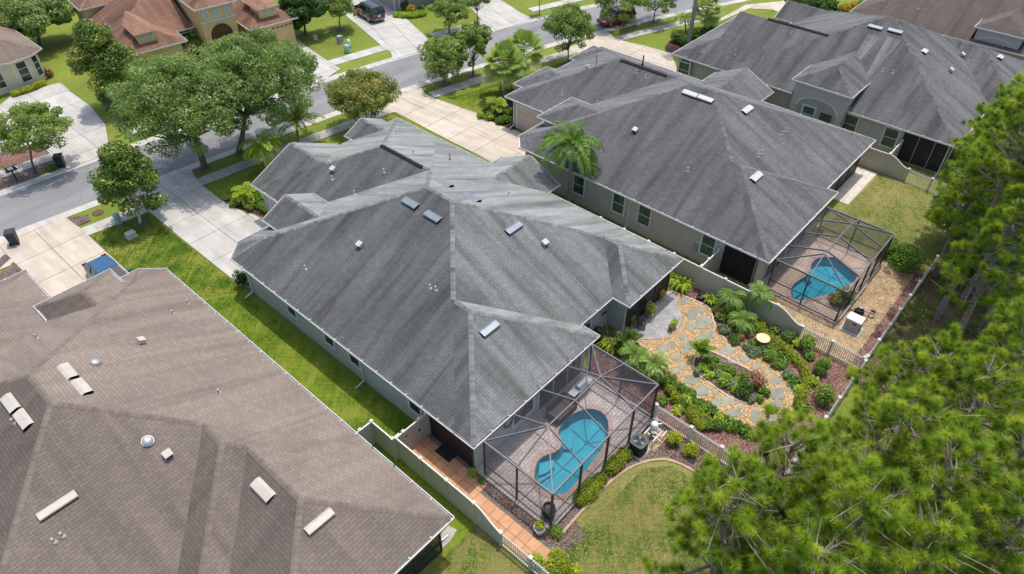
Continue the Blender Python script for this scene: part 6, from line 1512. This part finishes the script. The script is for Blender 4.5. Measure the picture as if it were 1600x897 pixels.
def strap_clump(label, px, py, r, h, n, leafm, seed, group=None, tm=.5, name='strap_leaf_plant', lw=.05, z0=0.0):
    rng = np.random.default_rng(seed); b = G2(px, py); t = thing(name, label, 'plant', (b[0], b[1], z0), group); az = rng.uniform(0, 6.28, n); ln = h*rng.uniform(.8, 1.4, n); h0 = np.stack([np.cos(az), np.sin(az), np.zeros(n)], 1); P = np.array([b[0], b[1], z0])+h0*rng.uniform(0, r*.45, n)[:, None]
    sp = rng.uniform(.25, .95, n)[:, None]; M1 = P+h0*ln[:, None]*sp*.45+np.array([0, 0, 1])*ln[:, None]*.62; T = P+h0*ln[:, None]*sp+np.array([0, 0, 1])*ln[:, None]*(.75-.55*sp); s = np.stack([-np.sin(az), np.cos(az), np.zeros(n)], 1)*lw
    V = np.concatenate([np.stack([P-s*.5, P+s*.5, M1+s, M1-s], 1).reshape(-1, 3), np.stack([M1-s, M1+s, T+s*.1, T-s*.1], 1).reshape(-1, 3)]); tn = tm+rng.normal(0, .16, n)
    npmesh('leaves', V, np.arange(len(V)).reshape(-1, 4), leafm, t, np.concatenate([tn, tn+.08]), kind='stuff'); return t
def shrub(label, px, py, r, h, leafm, seed, group=None, n=900, lsz=.055, tm=.5, name='shrub', elong=1.0, rz=0.0, base=None, lump=.3, z0=0.0, cat='shrub', cv=.14):
    rng = np.random.default_rng(seed); b = base or G2(px, py); t = thing(name, label, cat, (b[0], b[1], z0), group); k = max(7, int(12*elong)); d = rdir(rng, k); d[:, 2] = np.abs(d[:, 2]); c = d*np.array([r*.58*elong, r*.58, h*.42])*rng.uniform(.5, 1, k)[:, None]
    ca, sa = math.cos(rz), math.sin(rz); c = np.stack([c[:, 0]*ca-c[:, 1]*sa, c[:, 0]*sa+c[:, 1]*ca, c[:, 2]], 1)+np.array([b[0], b[1], z0+h*.42]); rad = np.full((k, 1), 1.0)*np.array([r*.52, r*.52, h*.40])*(1+rng.normal(0, lump*.4, (k, 1)))
    V, F, tn = clump_leaves(rng, c, rad, max(20, n//k), lsz, .5, .6, .14, cv, tm, .62); V[:, 2] = np.maximum(V[:, 2], z0+.01); npmesh('foliage', V, F, leafm, t, tn)
    m = MB(); m.tube([(b[0], b[1], z0-.03), (b[0], b[1], z0+h*.5)], [.035, .02], 6); m.build('stem', M_BARK, t); return t
def hedge(label, pts, w, h, leafm, seed, n=5200, lsz=.05, tm=.5):
    rng = np.random.default_rng(seed); P = resample(smooth_line(pts, 2), .32); b = P[0]; t = thing('hedge', label, 'hedge', (b[0], b[1], 0)); c = np.array([(x, y, h*.5) for x, y in P])+rng.normal(0, .03, (len(P), 3)); rad = np.full((len(P), 1), 1.)*np.array([w/2*1.05, w/2*1.05, h*.5])*(1+rng.normal(0, .07, (len(P), 1)))
    V, F, tn = clump_leaves(rng, c, rad, n//len(P), lsz, .6, .6, .14, .10, tm, .66); V[:, 2] = np.maximum(V[:, 2], .01); npmesh('foliage', V, F, leafm, t, tn)
    m = MB(); [m.tube([(x, y, -.02), (x, y, h*.5)], [.03, .015], 5) for x, y in P[::2]]; m.build('stems', M_BARK, t, kind='stuff'); return t
hedge('low clipped hedge winding through the red mulch by the birdbath', GP([(1187, 508), (1190, 527), (1205, 535), (1220, 545), (1235, 556), (1248, 570), (1258, 584), (1256, 606), (1250, 624), (1244, 640)]), .62, .6, L_BOX, 301, tm=.38)
hedge('lime hedge inside the tan fence beside the taupe house porch', [(35.75, 14.1), (35.75, 12.4), (35.75, 10.6)], .8, 1.0, L_BOX, 302, 5000, tm=.55)
hedge('short clipped hedge beside the kidney pool cage near the condenser', GP([(976, 712), (964, 724), (952, 738)]), .85, .62, L_BOX, 303, 3200, tm=.22)
hedge('clipped hedge beside the kidney pool cage near the terracotta walk', GP([(938, 752), (923, 767), (907, 785)]), .9, .62, L_BOX, 304, 3600, tm=.26)
hedge('low yellow hedge along the cream house bay windows', [(15.0, 78.5), (16.4, 78.4), (18.0, 78.9)], .7, .6, L_BOX, 305, 2400, .08)
hedge('low shrub border below the white trimmed house across the street', GP([(620, 26), (640, 28), (662, 24)]), 1.1, .6, L_LIME, 306, 2400, .09, .3)
BX = 'round yellow green shrubs by the picket fence'
for i, (px, py) in enumerate(((1052, 693), (1078, 711), (1107, 728))): shrub('round yellow green boxwood between the clay edging and the picket fence', px, py, .46, .85, L_BOX, 310+i, BX, 1500, .045, .62)
shrub('large globe of clipped boxwood at the end of the terracotta walk', 870, 892, .78, 1.15, L_BOX, 315, None, 3600, .05, .42)
shrub('lime green shrub between the boxwood globe and the picket fence', 838, 884, .45, .7, L_LIME, 316, None, 900, .06, .45)
shrub('small yellow shrub tucked beside the boxwood globe', 897, 897, .40, .6, L_BOX, 317, None, 900, .05, .7)
BG = 'round green shrubs in the red mulch by the fence'
for i, (px, py, r) in enumerate(((1259, 548, .58), (1282, 582, .55), (1284, 628, .66))): shrub('round bright green shrub in the red mulch below the picket bays', px, py, r, 1.15, L_SHRUB, 320+i, BG, 1900, .06, .58)
SGn = 'small rounded shrubs beside the pebble path'
for i, (px, py, r) in enumerate(((1036, 602, .40), (1045, 615, .42), (1054, 627, .42), (1066, 636, .45), (1083, 648, .5), (1094, 658, .5), (1104, 668, .5), (1093, 668, .45), (1080, 655, .4), (1118, 668, .45))):
    shrub('small rounded green shrub between the picket fence and the pebble path', px, py, r, .62, L_BOX if i % 3 else L_SHRUB, 330+i, SGn, 900, .05, .3)
GG = 'leafy ground plants along the pebble path'
for i, (px, py, r) in enumerate(((1057, 605, .42), (1066, 610, .4), (1077, 618, .42), (1092, 632, .45), (1102, 636, .4), (1113, 645, .42), (1126, 655, .45), (1136, 660, .4), (1150, 666, .42), (1035, 630, .42), (1160, 672, .4))):
    shrub('leafy dark green ground plant at the lower edge of the pebble path', px, py, r, .38, L_SHRUB, 350+i, GG, 500, .07, .36, 'garden_plant', cat='plant')
IG = 'green plants in the island bed'
for i, (px, py, r) in enumerate(((1104, 568, .3), (1097, 578, .3), (1112, 577, .4), (1120, 588, .4), (1128, 578, .42), (1132, 592, .4), (1141, 583, .42), (1142, 606, .42), (1136, 604, .35), (1152, 598, .4), (1115, 565, .3), (1172, 628, .26), (1186, 628, .28), (1190, 612, .32))):
    shrub('low green plant in the island bed inside the pebble loop', px, py, r, .42, (L_SHRUB, L_LIME, L_SHRUB, L_GREYG)[i % 4], 370+i, IG, 480, .06, .45, 'garden_plant', cat='plant')
shrub('dark leafy rose bush in the island bed', 1160, 616, .62, .85, L_DARK, 390, None, 1000, .07, .75, 'rose_bush')
t = shrub('reddish green rose bush with pink blooms at the end of the island bed', 1178, 602, .75, 1.0, L_RED, 391, None, 1100, .06, .5, 'rose_bush', cv=.25)
shrub('olive green rose bush beside the reddish one in the island bed', 1164, 600, .6, .9, L_MYRTLE, 392, None, 900, .06, .35, 'rose_bush')
rng_ = np.random.default_rng(5); b = G2(1178, 602); C = np.array([b[0], b[1], .75])+rng_.normal(0, .3, (40, 3))*np.array([1, 1, .5]); V, F = leaf_quads(C, rdir(rng_, 40)+np.array([0, 0, 1.0]), .07, .9, rng_); npmesh('blooms', V, F, L_FLOWER, t, kind='stuff')
strap_clump('bright strap leaved plant against the tan fence near the patio', 1064, 452, .6, .95, 90, L_LIME, 400, tm=.4)
strap_clump('second strap leaved plant along the tan fence toward the patio', 1048, 443, .5, .8, 70, L_LIME, 401, tm=.35)
strap_clump('yellow green strap plant next to the black ring planter', 1109, 474, .4, .7, 50, L_LIME, 402, tm=.35)
strap_clump('bright green strap plant by the pool cage and the orange stepping stone', 952, 545, .55, .8, 70, L_LIME, 403, tm=.35)
strap_clump('grassy clump under the dwarf palms by the pool cage', 1012, 590, .4, .5, 50, L_SHRUB, 404, tm=.6)
shrub('small rounded green shrub beside the blue grey stones', 1119, 489, .36, .6, L_SHRUB, 410, None, 600, .05, .5)
shrub('dark green leafy mound at the bend of the pebble path', 1146, 534, .52, .45, L_DARK, 411, None, 800, .07, .8, 'garden_plant', cat='plant')
shrub('silvery green hosta mound beside the dark leafy mound', 1130, 518, .5, .5, L_GREYG, 412, None, 600, .09, .4, 'garden_plant', cat='plant')
shrub('yellow green bush under the bushy garden palm', 1139, 492, .7, .7, L_LIME, 413, None, 1200, .06, .22)
shrub('red leaved croton between the low palm and the hedge', 1156, 528, .36, .4, L_RED, 414, None, 400, .07, .5, 'garden_plant', cat='plant')
shrub('orange leaved croton near the birdbath', 1172, 527, .26, .35, L_RED, 415, None, 300, .06, .7, 'garden_plant', cat='plant')
shrub('round green shrub beside the birdbath', 1176, 541, .42, .6, L_SHRUB, 416, None, 800, .05, .5)
shrub('grey green bush below the birdbath', 1178, 553, .6, .45, L_GREYG, 417, None, 800, .06, .35)
shrub('grey green bush near the bend of the path', 1166, 546, .35, .4, L_GREYG, 418, None, 500, .06, .45)
shrub('leafy green mound between the birdbath and the round green shrubs', 1203, 561, .6, .55, L_SHRUB, 419, None, 900, .08, .5)
shrub('second leafy green mound along the outer edge of the pebble loop', 1216, 574, .5, .5, L_SHRUB, 420, None, 700, .08, .42)
shrub('grey green mound beside the outer edge of the pebble loop', 1231, 590, .45, .4, L_GREYG, 421, None, 600, .07, .4)
shrub('dark leaved shrub against the sloping end of the tan fence', 1230, 533, .5, .75, L_DARK, 422, None, 900, .08, .9)
shrub('big dense hedge bush at the corner of the freeform pool cage', 1408, 418, 1.35, 1.6, L_SHRUB, 423, None, 4800, .07, .30)
shrub('dense bush between the dry lawn and the freeform pool cage', 1388, 398, .9, 1.3, L_SHRUB, 424, None, 2600, .07, .38)
shrub('golden croton in the planter of the freeform pool cage', None, None, .5, .7, L_GOLD, 425, None, 800, .07, .5, base=(39.6, 6.75), z0=.1)
shrub('second golden croton beside the pool edge in the screen cage', None, None, .4, .8, L_GOLD, 426, None, 600, .07, .45, base=(40.6, 6.6), z0=.1)
palm('spiky dark green planter plant in the freeform pool cage', None, None, 22, .9, L_DARK, 427, .05, 1.3, 18, .06, .24, base=(39.9, 6.6), zc=.6, tm=.8, cat='plant', name='garden_plant')
shrub('small lime plant in the bed outside the kidney pool cage door', 738, 742, .32, .4, L_LIME, 428, None, 400, .05, .4, 'garden_plant', cat='plant')
shrub('green tuft beside the lime plant outside the pool cage', 752, 752, .26, .3, L_SHRUB, 429, None, 260, .05, .5, 'garden_plant', cat='plant')
shrub('loose green bush at the cage corner beside the stone pot', 868, 834, .45, .45, L_SHRUB, 430, None, 600, .05, .55)
def pot(label, px, py, r, potm, leafm, seed, plant='shrub', s=.34, z0=0.0):
    b = G2(px, py); k = r/.27; t = thing('potted_plant', label, 'potted plant', (b[0], b[1], z0)); m = MB(); m.lathe((b[0], b[1], z0), [(a*k, z*k) for a, z in POTP], 16); m.build('pot', potm, t)
    rng = np.random.default_rng(seed); d = rdir(rng, 9); d[:, 2] = np.abs(d[:, 2]); c = np.array([b[0], b[1], z0+.44*k+s*.6])+d*s*.5; V, F, tn = clump_leaves(rng, c, np.full((9, 3), s*.55), 40, .09, .5, .42, .18, .15, .55, .4); npmesh('foliage', V, F, leafm, t, tn)
pot('yellow and green croton in a clay pot on the grey patio', 1013, 496, .26, M_POT, L_LIME, 440, s=.5, z0=.06)
pot('green plant in a pot beside the garden chair', 987, 508, .2, M_POT, L_LIME, 441, s=.3, z0=.06)
pot('small plant in a pot by the screened porch corner', 1032, 468, .2, M_POT, L_GOLD, 442, s=.32, z0=.06)
pot('small brown pot with a yellow plant on the curved patio edge', 1052, 513, .18, M_POT, L_LIME, 443, s=.24, z0=.06)
pot('smaller brown pot beside the yellow plant on the patio edge', 1047, 518, .14, M_POT, L_MYRTLE, 444, s=.18, z0=.06)
pot('yellow plant in a round pale stone pot outside the pool cage', 843, 832, .30, M_STONE, L_BOX, 445, s=.26)
EX = 'loose perennials in the garden beds'
for i, (px, py, r, m_) in enumerate(((1128, 500, .4, L_SHRUB), (1122, 497, .3, L_RED), (1150, 515, .4, L_LIME), (1168, 520, .35, L_SHRUB), (1178, 515, .4, L_LIME), (1192, 545, .35, L_GREYG), (1208, 548, .4, L_SHRUB), (1222, 563, .4, L_SHRUB), (1240, 600, .4, L_SHRUB), (1246, 612, .35, L_LIME), (1208, 520, .35, L_SHRUB), (1243, 540, .4, L_LIME), (1040, 590, .3, L_RED), (1048, 597, .35, L_SHRUB), (1072, 628, .35, L_LIME), (1060, 645, .35, L_LIME), (1098, 645, .4, L_SHRUB), (1122, 660, .4, L_LIME), (1140, 668, .45, L_SHRUB), (1165, 680, .45, L_SHRUB), (1005, 575, .4, L_SHRUB), (965, 548, .4, L_DARK), (970, 540, .3, L_LIME), (1108, 590, .3, L_LIME), (1128, 603, .3, L_SHRUB), (1150, 612, .3, L_LIME), (1185, 600, .35, L_RED), (1195, 618, .25, L_SHRUB), (1088, 585, .25, L_GREYG), (1262, 560, .35, L_SHRUB), (1270, 600, .35, L_LIME), (1255, 640, .5, L_SHRUB))):
    shrub('loose small perennial in a garden bed around the pebble loop', px, py, r*1.15, .45, m_, 600+i, EX, 380, .085, .45, 'garden_plant', cat='plant', lump=.9, cv=.22)
# front gardens
FR = 'low shrubs in the dark mulch of the front beds'
for i, (px, py, r) in enumerate(((367, 322, .5), (405, 325, .5), (418, 330, .6), (375, 318, .5), (392, 327, .45), (408, 316, .6))): shrub('low green shrub in the dark mulch beside the white driveway', px, py, r, .55, L_SHRUB, 450+i, FR, 500, .08, .45)
for i, (px, py, r) in enumerate(((752, 184, .5), (765, 187, .6), (780, 193, .6), (792, 190, .7), (798, 178, .7), (760, 176, .5))): shrub('low green shrub in the dark mulch beside the taupe garage', px, py, r, .6, L_LIME if i < 2 else L_SHRUB, 460+i, 'shrubs beside the taupe garage', 500, .09, .3)
for i, (px, py, r) in enumerate(((1058, 66, .9), (1066, 70, .7), (1088, 62, .6), (1100, 58, .8), (1112, 52, .8))): shrub('dark shrub at the foot of the tall bare palm trunk', px, py, r, .9, L_DARK, 470+i, 'shrubs below the tall palm', 600, .11, .75)
for i, (px, py, r) in enumerate(((1318, 18, .8), (1332, 14, .9), (1345, 12, .8), (1305, 24, .7))): shrub('autumn coloured shrub behind the streaked grey roof', px, py, r, .9, L_GOLD if i < 2 else L_SHRUB, 480+i, 'shrubs behind the streaked roof', 500, .12, .3)
shrub('reddish shrub at the corner of the cream house', 78, 120, .6, .9, L_RED, 490, None, 700, .08, .4); shrub('yellow green sprout beside the street lamp', 168, 160, .5, .7, L_LIME, 491, None, 400, .1, .5)
shrub('clipped dark shrub below the white trimmed house corner', 632, 14, .8, 1.0, L_DARK, 492, None, 900, .1, .7); shrub('orange tinted shrub below the white trimmed house', 642, 20, .7, .9, L_GOLD, 493, None, 600, .1, .25); shrub('dark round shrub below the white trimmed house', 657, 20, .8, .9, L_DARK, 494, None, 700, .1, .7)
shrub('dark green shrub at the front corner of the grey green roofed house', 381, 447, .6, 1.2, L_DARK, 495, None, 1200, .07, .7); shrub('dark hedge bush beside the brown roofed house', None, None, .8, 1.3, L_DARK, 496, None, 1500, .07, .6, base=(10.75, 39.0))
for i, (px, py, r) in enumerate(((330, 100, 1.0), (350, 95, .9), (380, 95, 1.0), (410, 90, .9))): shrub('leafy shrub along the front of the yellow house', px, py, r, 1.2, L_STREET, 500+i, 'shrubs before the yellow house', 700, .13, .4)
shrub('flat patch of green ground cover at the end of the brown mulch strip', 86, 262, .8, .3, L_SHRUB, 510, None, 700, .07, .5, 'garden_plant', cat='plant')
for i, (px, py, r, m_) in enumerate(((1500, 255, 1.1, L_LIME), (1490, 285, .9, L_SHRUB), (1478, 250, .6, L_RED), (1510, 290, 1.2, L_SHRUB), (1462, 335, .9, L_SHRUB), (1540, 260, 1.2, L_LIME))): shrub('mixed shrub in the border behind the greige house porch', px, py, r, 1.2, m_, 520+i, 'border shrubs behind the greige house', 1100, .09, .4)
# woodland undergrowth: nobody could count it
rng_ = np.random.default_rng(77); q = scatter_in(GP([(1430, 460), (1600, 400), (1750, 500), (1800, 850), (1650, 1050), (1400, 960), (1290, 700), (1350, 590)]), 900, rng_)
C = np.column_stack([q, rng_.uniform(.1, .5, len(q))]); V, F, tn = clump_leaves(rng_, C, np.full((len(C), 3), .45)*rng_.uniform(.5, 1.4, (len(C), 1)), 46, .09, .5, .4, .18, .2, .4, .3); V[:, 2] = np.maximum(V[:, 2], .01)
o = npmesh('undergrowth', V, F, L_SHRUB, None, tn, kind='stuff'); setp(o, 'low leafy undergrowth on the shaded floor below the pines', 'undergrowth')
# mown grass blades
_wv = [(np.random.default_rng(9+i).normal(0, 1, 2)*f, a, np.random.default_rng(50+i).random()*6) for i, (f, a) in enumerate([(.7, .35), (.9, .3), (1.6, .3), (2.4, .28), (3.5, .26), (5.5, .25), (7.5, .22), (9, .2), (12, .18), (1.2, .3), (4.4, .25)])]
def vnoise(q): return sum(a*np.sin(q@k+p+1.7*np.sin(q@k[::-1]*.6+p)) for k, a, p in _wv)*.62
def lawn_blades(poly, n, h, rng, tm):
    q = scatter_in(poly, n, rng); a = rng.uniform(0, 6.28, n); w = rng.uniform(.02, .05, n); l = h*rng.uniform(.5, 1.3, n); dx = np.column_stack([np.cos(a), np.sin(a)]); P = np.column_stack([q, np.full(n, .004)]); s = np.column_stack([-np.sin(a), np.cos(a), np.zeros(n)])*w[:, None]
    T = P+np.column_stack([dx*(l*.9)[:, None], l*.7]); return np.stack([P-s, P+s, T], 1).reshape(-1, 3), tm+vnoise(q)*.8+rng.normal(0, .16, n)
for gname, gm_, glist in (('dry', L_BLADE, (0, 3, 4)), ('green', L_BLADEG, (1, 2, 5, 6))):
  VV, TT = [], []
  for gi, (poly, n, tm) in enumerate(((GP([(865, 862), (945, 795), (1005, 732), (1050, 728), (1085, 748), (1140, 790), (1240, 850), (1260, 930), (880, 930)]), 42000, .52), ([(10.7, 39.0), (14.0, 37.0), (14.3, 19.3), (12.4, 21.0), (10.7, 21.0)], 42000, .52), ([(10.0, 40.6), (10.75, 39.2), (14.2, 37.1), (14.2, 50.4), (10.0, 51.0)], 52000, .5), ([(46.8, .8), (46.8, 11.0), (51.0, 10.6), (57.2, 10.5), (57.0, .8)], 38000, .56), ([(10.9, 13.4), (12.2, 13.4), (12.2, 5.5), (7.0, 5.5), (8.0, 13.2)], 26000, .55), ([(19.6, 49.8), (31, 48.3), (31, 44.8), (20, 45.4)], 18000, .42), ([(43.0, 46.6), (56.5, 43.6), (55, 41.5), (43.2, 43.8)], 26000, .4))):
    if gi not in glist: continue
    v, tt = lawn_blades(poly, n, .055, RNG, tm); VV.append(v); TT.append(tt)
  V = np.concatenate(VV); o = npmesh('grass', V, np.arange(len(V)).reshape(-1, 3), gm_, None, np.concatenate(TT), kind='stuff'); setp(o, 'short dry grass blades of the brownish back lawns' if gname == 'dry' else 'short bright green grass blades of the side and front lawns', 'grass')
